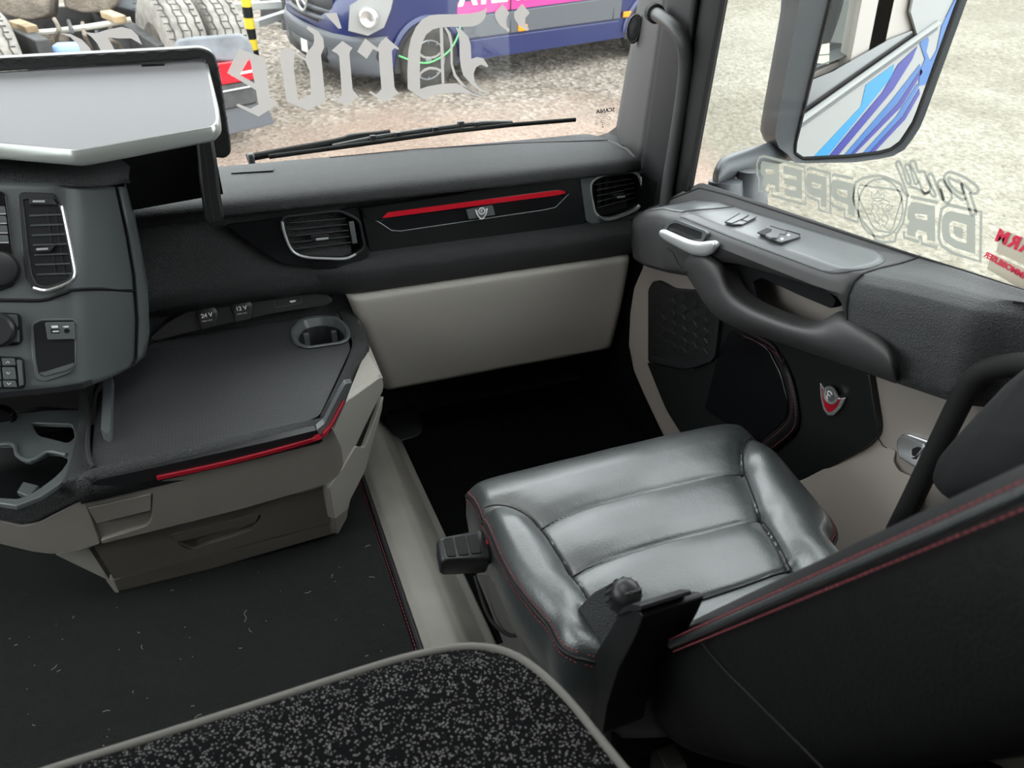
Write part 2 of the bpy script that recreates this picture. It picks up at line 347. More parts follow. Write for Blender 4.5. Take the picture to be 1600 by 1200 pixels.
# lint and fibres lying on the mat
random.seed(5); b = MB()
for k in range(90):
    x, y = random.uniform(-.55, .17), random.uniform(.62, 1.36); a = random.uniform(0, 6.3); l = random.choice((.0008, .001, .0012, .003, .006)); d = Vector((math.cos(a), math.sin(a), 0))*l
    c0 = Vector((x, y, .0092)); b.tube([c0-d, c0+Vector((d.y, -d.x, 0))*.3, c0+d], .0004, 4)
for q in ((382, 972, .022), (640, 900, .001)):
    c0 = P(q[0], q[1], z=.0095); b.tube(spline([c0, c0+Vector((.004, .01, .001)), c0+Vector((.001, .022, .001)), c0+Vector((.006, .032, 0))], 4), .00035, 4)
tag(b.build('lint', mat('lint_white', (.42, .42, .40), .9)), 'pale lint and fibres scattered on the black carpet mat', 'lint', kind='stuff')
# ================================================================ dashboard
da = thing('dashboard', (.35, 1.8, .09), 'dark grey truck dashboard with air vents, red accent strip and beige glovebox', 'dashboard')
X0, X1 = -.60, 1.035
def sweep_x(name, prof, x0, x1, m, parent, nx=24, n=5, bow=None, **k):
    pr = spline([Vector((0, y, z)) for y, z in prof], n)
    def f(u, v):
        p = pr[round(v*(len(pr)-1))]; x = lerp(x0, x1, u); dy = bow(x) if bow else 0
        return (x, p.y+dy, p.z)
    return grid(name, f, nx, len(pr)-1, m, parent, **k)
def topbow(x): return .012*max(0, (x-.75)/.3)**2
sweep_x('top_pad', [(2.135, .672), (2.12, .688), (2.03, .697), (1.90, .694), (1.83, .687), (1.790, .679), (1.770, .671), (1.761, .660), (1.760, .647), (1.772, .639), (1.81, .637), (1.92, .632)], X0, X1, 'dash_top_soft', da, bow=topbow, solid=.004, solid_off=-1)
# end cap of the pad
capp = [(2.10, .688), (2.03, .696), (1.90, .696), (1.83, .691), (1.79, .678), (1.775, .662), (1.775, .648), (1.787, .640), (1.83, .64), (2.0, .56), (2.1, .55)]
plate('pad_end', [(X1-.002, y+.001, z) for y, z in capp], (-.01, 0, 0), 'dash_soft', da, bevel=.003)
# seam line and defrost slot on the pad
sg = MB(); sg.tube([P(x, y, z=.6975) for x, y in ((515, 246), (650, 233), (800, 224), (950, 219))], .0011, 6); sg.build('pad_seam', 'black', da)
plate('defrost_slot', [P(x, y, z=.698) for x, y in ((361, 271), (362, 267), (428, 263), (427, 267))], (0, 0, .0012), 'black', da, bevel=0)
# backing body behind all panels
plate('body', [(X0, 1.835, .645), (X1, 1.835, .645), (X1, 1.835, .42), (.20, 1.835, .42), (.2, 1.835, .30), (X0, 1.835, .30)], (0, .06, 0), 'dash_soft', da, bevel=0)
# lower pad, right of the diagonal
sweep_x('lower_pad', [(1.815, .520), (1.800, .512), (1.772, .503), (1.757, .490), (1.755, .474), (1.768, .440), (1.790, .415), (1.815, .408)], .08, X1, 'dash_soft', da, nx=60, bow=lambda x: .05*max(0, min(1, (.29-x)/.17))**1.5, solid=.002)
# bulging pad on the left that runs down to the console
def lpad(u, v):
    x = lerp(X0, .262, u); prof = [(.645, 1.800), (.60, 1.792), (.54, 1.785), (.49, 1.780), (.45, 1.788), (.43, 1.800), (.41, 1.832), (.36, 1.840), (.30, 1.840)]
    k = v*(len(prof)-1); i = min(int(k), len(prof)-2); t = k-i; z = lerp(prof[i][0], prof[i+1][0], t); y = lerp(prof[i][1], prof[i+1][1], t)
    b = max(0, min(1, (.05-x)/.25)); y -= .035*b*math.sin(math.pi*min(1, v/.62))
    return (x, y, z)
grid('centre_pad', lpad, 24, 24, 'dash_soft', da, solid=.003)
# ---- glovebox cover
gp = [(1.822, .410), (1.798, .413), (1.782, .405), (1.778, .388), (1.790, .32), (1.812, .22), (1.838, .13), (1.850, .105), (1.885, .092), (1.95, .09)]
gpr = spline([Vector((0, y, z)) for y, z in gp], 4)
def glove(u, v):
    p = gpr[round(v*(len(gpr)-1))]; xl = lerp(.238, .315, max(0, (.41-p.z)/.31)); xr = lerp(1.032, 1.02, max(0, (.41-p.z)/.31))
    x = lerp(xl, xr, u); e = min(u, 1-u); dy = .02*max(0, 1-e/.03)**2
    return (x, p.y+dy, p.z)
grid('glovebox_cover', glove, 60, len(gpr)-1, 'beige', da, solid=.003)
# ---- black vent panel on the left
D = Plane((0, 1.80, 0), (0, -1, 0))
def DP(pts, off=0): return [D(x, y, off) for x, y in pts]
IN = Vector((0, 1, 0))
DL = Plane((0, 1.772, 0), (0, -1, 0))
def vent(name, parent, outer, hole, frame_m, rim_m, slat_px, wheel_px, knob_px, n_sl=5, D=D):
    def DP(pts, off=0): return [D(x, y, off) for x, y in pts]
    hl = rnd(hole, 9, 4)
    plate(name, DP(rnd(outer, 4), .002), IN*.012, frame_m, parent, holes=[DP(hl, .002)], bevel=.0015)
    vo = parent
    # bezel ring in two tones
    cx = sum(p[0] for p in hole)/len(hole); cy = sum(p[1] for p in hole)/len(hole)
    big = [Vector((cx+(p[0]-cx)*1.06, cy+(p[1]-cy)*1.10)) for p in hl]
    plate('vent_bezel', DP(big, .005), IN*.006, 'dark_plastic' if frame_m != 'grey_plastic' else 'satin', vo, holes=[DP(hl, .005)], bevel=.001)
    # duct
    b = MB(); fr = DP(hl, .001); bk = [p+IN*.05 for p in fr]; n = len(fr)
    b.add(fr+bk, [[i, (i+1) % n, n+(i+1) % n, n+i] for i in range(n)]+[[n+i for i in range(n)]]); b.build('vent_duct', 'black', vo)
    (ax, ay), (bx, by), (c_x, c_y), (dx, dy) = slat_px       # TL, TR, BR, BL of the slatted field
    for i in range(n_sl):
        t = (i+.5)/n_sl
        l = D(lerp(ax, dx, t), lerp(ay, dy, t)); r = D(lerp(bx, c_x, t), lerp(by, c_y, t))
        s = MB(); R = Matrix.Rotation(-.30, 3, 'X'); mid = (l+r)/2+IN*.012; d = r-l
        ang = Matrix.Rotation(-math.atan2(d.z, d.x), 3, 'Y'); s.box(mid-IN*.004, d.length, .014, .0020, ang @ R); s.build('slat', 'slat_grey', vo, bevel=.0006)
    for i in range(5):
        t = (i+.5)/5; a = D(lerp(ax, bx, t), lerp(ay, by, t))+IN*.028; c = D(lerp(dx, c_x, t), lerp(dy, c_y, t))+IN*.028
        s = MB(); s.box((a+c)/2, .0018, .016, (a-c).length); s.build('fin', 'dark_plastic', vo)
    k = MB(); a = [D(x, y, .003) for x, y in knob_px]; k.poly(a, IN*.012); kn = k.build('vent_knob', 'dark_plastic', vo, bevel=.0012)
    c = sum(a, Vector())/4; s = MB(); s.box(c+Vector((.004, -.0005, -.004)), (a[1]-a[0]).length*.7, .002, .005); s.build('knob_highlight', 'satin', kn, bevel=.0006)
    wl = MB(); a = [D(x, y, .002) for x, y in wheel_px]; wl.poly(a, IN*.008); wl.build('vent_wheel', 'grey_plastic', vo, bevel=.002)
vent('vent_panel', da, [(353, 352), (480, 337), (559, 324), (577, 400), (546, 419), (500, 418), (440, 411), (395, 384)],
     [(446, 341), (530, 331), (560, 345), (569, 388), (545, 402), (470, 402), (455, 388), (440, 355)], 'gloss_black', 'satin',
     [(452, 345), (540, 338), (550, 385), (462, 396)], [(545, 347), (553, 346), (559, 380), (551, 382)], [(485, 368), (513, 366), (515, 374), (488, 376)], D=DL)
# bright corner of the left vent
def ring_arc(name, px, r, m, parent, off=.006, pl=None, n=8): return tube(name, [(pl or D)(x, y, off) for x, y in px], r, m, parent, n=n)
ring_arc('vent_trim', spline([(441, 346), (444, 362), (452, 384), (462, 396), (480, 402), (510, 404), (540, 404), (556, 397)], 5), .0032, 'satin', da, pl=DL)
vent('vent_panel', da, [(906, 274), (1006, 262), (1008, 345), (952, 360), (935, 356), (916, 345)],
     [(925, 286), (940, 276), (990, 270), (1000, 277), (1002, 316), (992, 328), (952, 342), (932, 335), (925, 300)], 'grey_plastic', 'satin',
     [(930, 285), (990, 276), (993, 314), (936, 330)], [(921, 300), (924, 294), (927, 322), (924, 326)], [(958, 303), (976, 300), (977, 308), (962, 311)])
ring_arc('vent_trim', spline([(1001, 276), (1004, 300), (1002, 320), (990, 330), (970, 338), (950, 343), (935, 338)], 5), .0046, 'chrome', da, off=.009)
# ---- brushed trim panel with red strip
plate('trim_panel', DP([(563, 325), (905, 275), (915, 349), (580, 401)], .001), IN*.01, 'brushed_black', da, bevel=.001)
plate('trim_upper', DP(rnd([(566, 326), (903, 277), (906, 295), (890, 304), (880, 296), (605, 333), (590, 346), (570, 341)], 2), .004), IN*.004, 'brushed_black', da, bevel=.001)
plate('accent_strip', DP(rnd([(597, 341), (606, 332), (872, 297), (884, 299), (884, 302), (872, 305), (606, 340)], 1.5), .007), IN*.006, 'red_gloss', da, bevel=.0015)
plate('handle_recess', DP(rnd([(592, 346), (606, 341), (880, 303), (885, 306), (868, 323), (850, 328), (626, 361), (612, 360)], 2), .0025), IN*.003, 'gloss_black', da, bevel=.0008)
tube('recess_edge', DP([(578, 341), (592, 347), (612, 360), (626, 361), (850, 328), (868, 324), (892, 300), (905, 293)], .0025), .0009, 'satin', da, n=6)
kb = plate('latch_button', DP(rnd([(729, 328), (770, 321), (774, 336), (733, 343)], 1.5), .010), IN*.010, 'grey_plastic', da, bevel=.001)
def emblem(name, parent, c, ux, uy, s, metal='chrome', red='red_dark'):
    """winged shield badge with a round hub, s = width"""
    ux, uy = Vector(ux).normalized(), Vector(uy).normalized(); n = ux.cross(uy)
    if n.dot(CAM_O-c) < 0: n = -n
    def pt(x, y, h=0): return c+ux*x*s+uy*y*s+n*h*s
    sh = [(-.5, .30), (-.30, .18), (-.22, .22), (.22, .22), (.30, .18), (.5, .30), (.40, -.08), (.20, -.42), (0, -.52), (-.20, -.42), (-.40, -.08)]
    inn = [(x*.72, y*.72-.02) for x, y in sh]
    e = plate(name, [pt(x, y, .10) for x, y in sh], -n*.10*s, metal, parent, bevel=s*.02)
    plate('badge_field', [pt(x, y, .115) for x, y in inn], -n*.03*s, red, e, bevel=0)
    b = MB(); b.tube([pt(math.cos(k*math.pi/10)*.23, .14+math.sin(k*math.pi/10)*.23, .13) for k in range(20)], .045*s, 6, True); b.build('badge_ring', metal, e); plate('badge_disc', [pt(math.cos(k*math.pi/8)*.2, .14+math.sin(k*math.pi/8)*.2, .135) for k in range(16)], -n*.03*s, 'grey_plastic', e, bevel=0)
    b = MB(); b.tube([pt(math.cos(a)*.085, .20+math.sin(a)*.06, .17) for a in [k*.7 for k in range(0, 8)]]+[pt(-math.cos(a)*.085, .08+math.sin(a)*.06, .17) for a in [-k*.7+2.2 for k in range(0, 6)]], .022*s, 5); b.build('badge_letter', 'white_print', e)
    return e
emblem('button_badge', kb, D(752, 332, .0105), (1, 0, 0), (0, 0, 1), .034, 'white_print', 'grey_plastic')
# ================================================================ drawer console on the tunnel
ZC = .36
cn = thing('drawer_console', (-.1, 1.5, 0), 'grey beige drawer console with black mat top, red strip and cup holder', 'console')
F1 = plane3((0, 1.252, .33), (1, 1.252, .33), (0, 1.280, .17)); F2 = plane3((0, 1.315, .17), (1, 1.315, .17), (0, 1.385, 0))
def ZP(pts, z): return [P(x, y, z=z) for x, y in pts]
# inner filler body
ring = lambda pts, z: [Vector((x, y, z)) for x, y in pts]
loft('body', [ring([(-.335, 1.42), (.07, 1.42), (.10, 1.50), (.16, 1.80), (-.335, 1.80)], .0), ring([(-.325, 1.34), (.06, 1.33), (.12, 1.40), (.19, 1.80), (-.325, 1.80)], .20), ring([(-.30, 1.31), (.05, 1.31), (.14, 1.46), (.20, 1.82), (-.30, 1.82)], .30)], 'black', cn, smooth=False)
# top mat (woven rubber) and rim
TOPZ = .357
topm = [(152, 615), (168, 600), (235, 538), (330, 512), (430, 489), (512, 477), (530, 490), (540, 520), (548, 545), (500, 648), (486, 656), (150, 731), (143, 718)]
cup_c = [(455, 520), (470, 502), (500, 496), (530, 500), (545, 515), (545, 530), (535, 537), (480, 545), (462, 538)]
plate('top_mat', ZP(rnd(topm, 6), TOPZ), (0, 0, -.012), 'mat_weave', cn, holes=[ZP(rnd(cup_c, 8), TOPZ)], bevel=.001)
rim_out = [(118, 752), (250, 722), (400, 690), (487, 672), (508, 660), (530, 615), (556, 565), (573, 545), (572, 520), (562, 505), (548, 480), (532, 465)]
rim_in = [(505, 466), (530, 490), (542, 517), (549, 545), (501, 648), (487, 656), (150, 732)]
def rimline(pts, z): return spline(ZP(pts, z), 3)
ro = spline([P(x, y, z=.352) for x, y in rim_out], 4); ri = spline([P(x, y, z=.360) for x, y in reversed(rim_in)], 8)
def resample(pts, n):
    L = [0]
    for a, b in zip(pts, pts[1:]): L.append(L[-1]+(b-a).length)
    out = []
    for k in range(n+1):
        s = L[-1]*k/n; i = 0
        while i < len(L)-2 and L[i+1] < s: i += 1
        t = (s-L[i])/(L[i+1]-L[i]) if L[i+1] > L[i] else 0; out.append(pts[i].lerp(pts[i+1], t))
    return out
N = 60; ro, ri = resample(ro, N), resample(ri, N)
rings = [[p+Vector((0, 0, -.01)) for p in ri], ri, [a.lerp(b, .25)+Vector((0, 0, .005)) for a, b in zip(ri, ro)], [a.lerp(b, .7)+Vector((0, 0, .004)) for a, b in zip(ri, ro)], ro, [b+(b-a).normalized()*.003+Vector((0, 0, -.012)) for a, b in zip(ri, ro)], [b+(b-a).normalized()*.003+Vector((0, 0, -.045)) for a, b in zip(ri, ro)]]
loft('rim', rings, 'dash_soft', cn, closed=False, solid=.002)
# cup holder
ch = ZP(rnd(cup_c, 8), TOPZ); cc = sum(ch, Vector())/len(ch)
cup = loft('cup_holder', [[cc+(p-cc)*1.07+Vector((0, 0, .003)) for p in ch], [cc+(p-cc)*1.02+Vector((0, 0, .006)) for p in ch], [cc+(p-cc)*.93+Vector((0, 0, .004)) for p in ch], [cc+(p-cc)*.82+Vector((0, 0, -.014)) for p in ch]], 'grey_plastic', cn, caps=False)
loft('cup_well', [[cc+(p-cc)*.83+Vector((0, 0, -.012)) for p in ch], [cc+(p-cc)*.76+Vector((0, 0, -.05)) for p in ch], [cc+(p-cc)*.74+Vector((0, 0, -.09)) for p in ch], [cc+(p-cc)*.02+Vector((0, 0, -.091)) for p in ch]], 'dark_plastic', cup, caps=False)
for q in ((478, 524), (522, 520)):
    b = MB(); c = P(*q, z=.335); b.box(c+Vector((0, 0, -.012)), .014, .010, .035); b.build('cup_clip', 'grey_plastic', cup, bevel=.002)
# socket strip against the dash
SK = plane3((0, 1.800, .357), (1, 1.800, .357), (0, 1.815, .42))
sk = plate('socket_strip', [SK(x, y) for x, y in rnd([(236, 528), (260, 505), (300, 482), (360, 470), (430, 460), (505, 453), (522, 470), (510, 478), (430, 490), (330, 512), (240, 534)], 4)], (0, .02, .004), 'dark_plastic', cn, bevel=.002)
sn = SK.n
for (x, y, tx) in ((324, 492, '24 V'), (378, 481, '12 V')):
    b = MB(); c = SK(x, y, .002); b.lathe(c-sn*.004, sn, [(.0255, 0), (.0255, .008), (.023, .011), (.001, .0115)], 24); so = b.build('power_socket', 'dark_plastic', cn, angle=50)
    Mx = frame_from(SK(x-1, y+1, .0145), (1, 0.05, .02), sn); text_mesh('socket_text', tx, .0135, Mx, 'white_print', so, bold=.0003)
    Mx = frame_from(SK(x, y+9, .0145), (1, 0.05, .02), sn); text_mesh('socket_text', 'MAX 10 A', .0052, Mx, 'white_print', so)
    b = MB(); b.poly([SK(x+a, y+q, .012) for a, q in ((-14, 2), (14, -3), (15, 18), (-11, 24))], -sn*.01); b.build('socket_flap', 'dark_plastic', so, bevel=.002)
us = plate('usb_flap', [SK(x, y, .003) for x, y in rnd([(428, 467), (470, 459), (472, 473), (430, 481)], 2)], -sn*.004, 'dark_plastic', cn, bevel=.0008)
tube('flap_outline', [SK(x, y, .0032) for x, y in rnd([(428, 467), (470, 459), (472, 473), (430, 481)], 2)], .0005, 'grey_plastic', us, n=4, closed=True)
plate('flap_icon', [SK(x, y, .0036) for x, y in ((452, 471), (455, 469.5), (461, 469), (463, 470), (461, 471.5), (455, 473))], -sn*.0005, 'white_print', us, bevel=0)
# front: black band, red strip
bandp = [(131, 773), (142, 756), (150, 750), (300, 717), (420, 690), (495, 672), (505, 690), (400, 716), (245, 750), (200, 762)]
BN = Vector((0, 1, 0))
plate('dark_band', [F1(x, y, .002) for x, y in rnd(bandp, 3)], BN*.02, 'dark_plastic', cn, bevel=.0015)
# right-hand end of band turns the corner and runs up the flank
FLp = plane3((.105, 1.275, .30), (.25, 1.47, .325), (.115, 1.345, .14))
plate('dark_band', [FLp(x, y, .002) for x, y in rnd([(495, 672), (507, 662), (533, 612), (540, 600), (551, 598), (544, 617), (538, 634), (522, 668), (506, 690)], 2)], BN*.02, 'grey_plastic', cn, bevel=.0015)
redA = [F1(x, y, .007) for x, y in ((246, 748), (330, 730), (400, 713), (470, 694), (492, 687))]; redB = [FLp(x, y, .007) for x, y in ((505, 681), (515, 670), (527, 649), (538, 628))]
V, Fc = [], []
path = spline(redA+redB, 5)
for i, p in enumerate(path):
    up = Vector((0, 0, .0068)); o_ = Vector((.35, -1, 0)).normalized()*.006
    V += [p+up*.6, p+up*.6-o_*1.6, p-up*.6-o_*1.6, p-up*.6]
    if i: b_ = (i-1)*4; Fc += [[b_+k, b_+(k+1) % 4, b_+4+(k+1) % 4, b_+4+k] for k in range(4)]
Fc += [[0, 1, 2, 3], [len(V)-1, len(V)-2, len(V)-3, len(V)-4]]
mesh_obj('red_strip', V, Fc, 'red_dark', cn, bevel=.001)
# drawers
dr = plate('upper_drawer', [F1(x, y) for x, y in rnd([(132, 777), (250, 752), (400, 718), (500, 693), (520, 670), (534, 700), (537, 727), (528, 745), (510, 757), (380, 795), (300, 815), (160, 850), (157, 845), (236, 820), (239, 771), (133, 793)], [2, 0, 0, 4, 2, 8, 8, 8, 8, 0, 0, 3, 3, 12, 3, 2])], BN*.03, 'drawer_taupe', cn, bevel=.004, seg=3)
plate('drawer_scoop', [F1(x, y, -.012) for x, y in ((130, 790), (240, 768), (240, 822), (158, 850))], BN*.02, 'drawer_taupe', dr, bevel=.002)
plate('drawer_latch', [F1(x, y, .001) for x, y in rnd([(137, 794), (236, 772), (236, 798), (151, 818)], 2)], BN*.012, 'drawer_taupe', dr, bevel=.002)
ld = plate('lower_drawer', [F2(x, y) for x, y in rnd([(144, 850), (300, 815), (515, 758), (525, 815), (178, 905)], 3)], BN*.02, 'drawer_taupe', cn, bevel=.003,
      holes=[[F2(x, y) for x, y in rnd([(265, 837), (405, 803), (408, 806), (396, 828), (330, 850), (300, 860), (285, 855)], 5)]])
plate('handle_well', [F2(x, y, -.014) for x, y in ((258, 830), (412, 796), (405, 836), (300, 868), (270, 860))], BN*.004, 'drawer_taupe', ld, bevel=0)
loft('handle_lip', [[F2(x, y, o) for x, y in spline([(272, 845), (300, 857), (330, 850), (396, 828)], 4)] for o in (.0, -.008, -.014)], 'drawer_taupe', ld, closed=False, solid=.002)
plate('grab_bar', [F2(x, y, .001) for x, y in rnd([(266, 836), (406, 802), (400, 816), (275, 848)], 2)], BN*.008, 'drawer_taupe', ld, bevel=.002)
plate('plinth', [F2(x, y, -.002) for x, y in ((178, 906), (525, 816), (528, 832), (188, 930))], BN*.02, 'drawer_taupe', cn, bevel=.002)
# flank
a_, b_, c_ = P(538, 630, z=.325), P(572, 548, z=.345), P(560, 500, z=.35); d_ = P(598, 590, x=.25); g_ = Vector((.262, 1.80, .34))
mesh_obj('flank_shoulder', [a_, b_, c_, g_, d_], [[0, 1, 4], [1, 2, 3, 4]], 'beige_light', cn, smooth=False, solid=.004)
plate('flank_panel', [FLp(x, y) for x, y in rnd([(521, 668), (540, 628), (596, 588), (600, 600), (598, 612), (583, 640), (556, 697), (545, 742), (537, 727)], [0, 0, 4, 4, 4, 0, 0, 0, 0])], (-.012, .012, 0), 'beige_light', cn, bevel=.002)
plate('pocket_gap', [FLp(x, y, -.006) for x, y in ((550, 712), (583, 638), (596, 620), (592, 660), (570, 705))], (-.01, .01, 0), 'black', cn, bevel=0)
plate('map_pocket', [FLp(x, y, .004) for x, y in rnd([(514, 762), (537, 730), (556, 697), (570, 700), (588, 650), (594, 632), (600, 618), (597, 640), (571, 735), (547, 782), (545, 795), (523, 812)], 4)], (-.012, .012, 0), 'beige_light', cn, bevel=.003)
plate('flank_foot', [FLp(x, y, -.004) for x, y in rnd([(523, 808), (545, 792), (542, 810), (529, 834), (526, 834)], 3)], (-.012, .012, 0), 'drawer_taupe', cn, bevel=.002)
plate('flank_back', [(.25, 1.475, .33), (.262, 1.80, .34), (.20, 1.80, .02), (.13, 1.47, .02)], (-.01, 0, 0), 'drawer_taupe', cn, bevel=.002)
# deck divider and side rail on the mat
plate('bottle_rail', [P(x, y, z=TOPZ+.02) for x, y in rnd([(162, 588), (175, 586), (172, 672), (168, 677), (157, 672)], 2)], (0, 0, -.02), 'grey_plastic', cn, bevel=.003)
tube('mat_bead', [P(x, y, z=TOPZ+.003) for x, y in spline([(152, 600), (142, 625), (137, 690), (139, 715), (147, 730)], 4)], .004, 'dash_soft', cn, n=8)
# wing at the driver side with the open cup tray
wing_band = [(0, 800), (22, 803), (60, 792), (100, 766), (131, 752), (150, 748), (136, 771), (131, 780), (110, 790), (60, 815), (35, 820), (0, 812)]
W1 = plane3((-.3, 1.252, .33), (-.45, 1.31, .33), (-.3, 1.275, .17))
plate('wing_trim', [W1(x, y) for x, y in [(-100, 772), (0, 788), (22, 790), (60, 778), (100, 752), (135, 742), (150, 748), (133, 780), (110, 790), (60, 815), (35, 820), (0, 812), (-100, 797)]], BN*.02, 'dash_soft', cn, bevel=.004)
plate('wing_panel', [W1(x, y, -.003) for x, y in rnd([(-100, 799), (0, 814), (35, 822), (60, 817), (110, 791), (132, 781), (145, 815), (157, 850), (120, 862), (80, 866), (50, 862), (0, 850), (-100, 833)], 4)], BN*.02, 'drawer_taupe', cn, bevel=.004)
plate('side_bracket', [W1(x, y, -.05) for x, y in rnd([(85, 866), (140, 858), (172, 908), (118, 882)], 4)], BN*.02, 'beige_light', cn, bevel=.002)
plate('side_bracket', [W1(x, y, -.06) for x, y in rnd([(165, 906), (178, 907), (187, 929), (180, 926)], 2)], BN*.02, 'beige_light', cn, bevel=.002)
deck = [(-120, 690), (0, 705), (20, 706), (40, 735), (60, 745), (105, 725), (122, 710), (112, 760), (60, 785), (30, 795), (0, 790), (-120, 770)]
DZ = .345
ct = plate('cup_tray_deck', ZP([(-95, 774), (0, 786), (25, 790), (62, 776), (98, 752), (140, 742), (150, 732), (138, 715), (136, 690), (140, 640), (100, 640), (-95, 655)], DZ), (0, 0, -.01), 'grey_plastic', cn, bevel=.002,
     holes=[ZP(spline([(-60, 702), (0, 694), (24, 696), (28, 712), (48, 719), (75, 706), (106, 712), (96, 735), (70, 757), (38, 776), (10, 778), (-60, 766)], 2, True), DZ), ZP(rnd([(48, 660), (112, 662), (117, 683), (106, 692), (60, 680)], 5), DZ)])
plate('tray_floor', [(-.54, 1.40, DZ-.075), (-.29, 1.34, DZ-.075), (-.29, 1.62, DZ-.075), (-.54, 1.62, DZ-.075)], (0, 0, -.005), 'black', cn, bevel=0)
tube('tray_lip', [P(x, y, z=DZ+.001) for x, y in spline([(-60, 699), (0, 694), (22, 696), (28, 712), (48, 720), (75, 706), (104, 711)], 5)], .004, 'grey_plastic', cn, n=8)
plate('tray_step', ZP([(36, 752), (60, 758), (44, 775), (26, 768)], DZ-.03), (0, 0, -.01), 'grey_plastic', cn, bevel=.002)
loft('wing_column', [[P(x, y, z=DZ+.004) for x, y in ((100, 752), (140, 742), (148, 732), (137, 712), (118, 708))], [P(x, y, z=DZ+.006) for x, y in ((112, 715), (136, 700), (138, 690), (132, 668), (124, 676))], [P(x, y, z=DZ+.02) for x, y in ((122, 670), (136, 655), (140, 630), (133, 600), (124, 610))]], 'dash_soft', cn)
plate('rear_shelf', [P(x, y, y=1.62) for x, y in rnd([(20, 648), (60, 641), (125, 645), (124, 690), (70, 690), (30, 700)], 5)], (0, .02, 0), 'dark_plastic', cn, bevel=.003)
tube('shelf_edge', [P(x, y, y=1.61) for x, y in spline([(30, 655), (60, 645), (90, 643), (125, 646)], 4)], .003, 'grey_plastic', cn, n=6)
b = MB(); b.lathe(P(0, 655, y=1.56), (0, -1, .2), [(.030, 0), (.030, .015), (.026, .02), (.022, .02), (.02, .012), (.001, .012)], 24); b.build('round_socket', 'gloss_black', cn)

# ================================================================ instrument stack
st = thing('instrument_stack', (-.35, 1.55, .36), 'grey centre instrument stack with upright air vent, storage slot and usb panel', 'console')
# face A towards the camera, face B turned towards the passenger
SA = plane3(P(105, 285, y=1.50), P(130, 600, y=1.395), P(0, 285, y=1.50))
kA, kB = [(104, 285), (108, 330), (112, 400), (118, 480), (126, 560), (131, 607)], [(181, 292), (196, 360), (208, 430), (213, 500), (211, 560), (205, 574)]
colA = [SA(x, y) for x, y in kA]; yB = [1.60, 1.60, 1.595, 1.585, 1.57, 1.555]; colB = [P(x, y, y=q) for (x, y), q in zip(kB, yB)]
left = [SA(x, y) for x, y in ((-420, 285), (-420, 330), (-420, 400), (-420, 480), (-420, 560), (-420, 640))]
bot0 = [SA(x, y) for x, y in ((0, 620), (60, 618), (100, 613))]
def stack_face(u, v):
    k = v*5; i = min(int(k), 4); t = k-i; A = colA[i].lerp(colA[i+1], t); B = colB[i].lerp(colB[i+1], t); L = left[i].lerp(left[i+1], t)
    # round the bend between A and B
    path = rnd([L, L.lerp(A, .8), A, A.lerp(B, .6)+Vector((.004, -.004, 0)), B], [0, 0, .045, .03, 0], 8, False); n = len(path)-1; q = u*n; j = min(int(q), n-1); return path[j].lerp(path[j+1], q-j)
grid('stack_shell', stack_face, 60, 20, 'grey_plastic', st, solid=.004)
# edge strip B -> right edge
kC = [(196, 292), (207, 340), (222, 410), (232, 470), (234, 520), (228, 556)]; colC = [P(x, y, y=q+.05) for (x, y), q in zip(kC, yB)]
loft('edge_strip', [[p+Vector((.003, .001, 0)) for p in colB], colC, [p+Vector((-.01, .2, 0)) for p in colC]], 'grey_plastic', st, closed=False, solid=.003)
tube('edge_gap', [p+Vector((.002, -.001, 0)) for p in colB], .003, 'black', st, n=6)
# hood over the stack
hd = [(-400, 262), (0, 255), (80, 258), (150, 264), (190, 276), (200, 290)]
h0 = [P(x, y, y=1.56) for x, y in hd]; 
loft('hood', [[p+Vector((0, .25, .02)) for p in h0], [p+Vector((0, .02, .008)) for p in h0], [p+Vector((0, -.045, -.004)) for p in h0[:4]]+[h0[4]+Vector((0, .0, -.004)), h0[5]+Vector((0, .05, 0))], [p+Vector((0, -.06, -.022)) for p in h0[:4]]+[h0[4]+Vector((-.002, .02, -.016)), h0[5]+Vector((0, .07, -.01))]], 'dash_soft', st, closed=False, subsurf=2, solid=.003)
plate('stack_base', [SA(x, y, -.03) for x, y in ((-420, 640), (0, 620), (60, 618), (130, 603), (130, 560), (-420, 560))], (0, .1, .0), 'grey_plastic', st, bevel=.004)
plate('stack_floor', [colB[5], colB[5]+Vector((0, .2, 0)), left[5]+Vector((0, .35, 0)), left[5]+Vector((0, .01, -.005)), SA(0, 622), SA(90, 613), colA[5]], (0, 0, .01), 'dark_plastic', st, bevel=0)
SAn = SA.n; SX = (SA(100, 400)-SA(0, 400)).normalized()
def SAP(pts, off=0): return [SA(x, y, off) for x, y in pts]
# upright vent
vo_ = [(27, 306), (34, 300), (85, 302), (97, 320), (117, 405), (120, 430), (112, 442), (72, 456), (50, 452), (40, 435), (33, 380)]
vi_ = [(36, 312), (88, 312), (95, 330), (110, 405), (113, 425), (106, 436), (72, 447), (58, 444), (50, 430), (43, 380)]
va = plate('vent_frame', SAP(rnd(vo_, 5), .006), -SAn*.008, 'dark_plastic', st, holes=[SAP(rnd(vi_, 4), .006)], bevel=.0015)
fr = SAP(rnd(vi_, 4), .004); n = len(fr); b = MB(); b.add(fr+[p-SAn*.0 for p in fr], [[n+i for i in range(n)]]); b.build('vent_well', 'black', va)
for i in range(7):
    t = i/6; y = lerp(336, 428, t); xl, xr = lerp(46, 57, t), lerp(96, 112, t)
    a, c = SA(xl, y+1, .006), SA(xr, y-1, .006); s = MB(); s.tube([a, c], .0016, 4); s.build('slat', 'grey_plastic', va)
for f in (.55, .8):
    a, c = SA(lerp(46, 96, f), 330, .005), SA(lerp(57, 112, f), 430, .005); s = MB(); s.tube([a, c], .0009, 4); s.build('fin', 'dark_plastic', va)
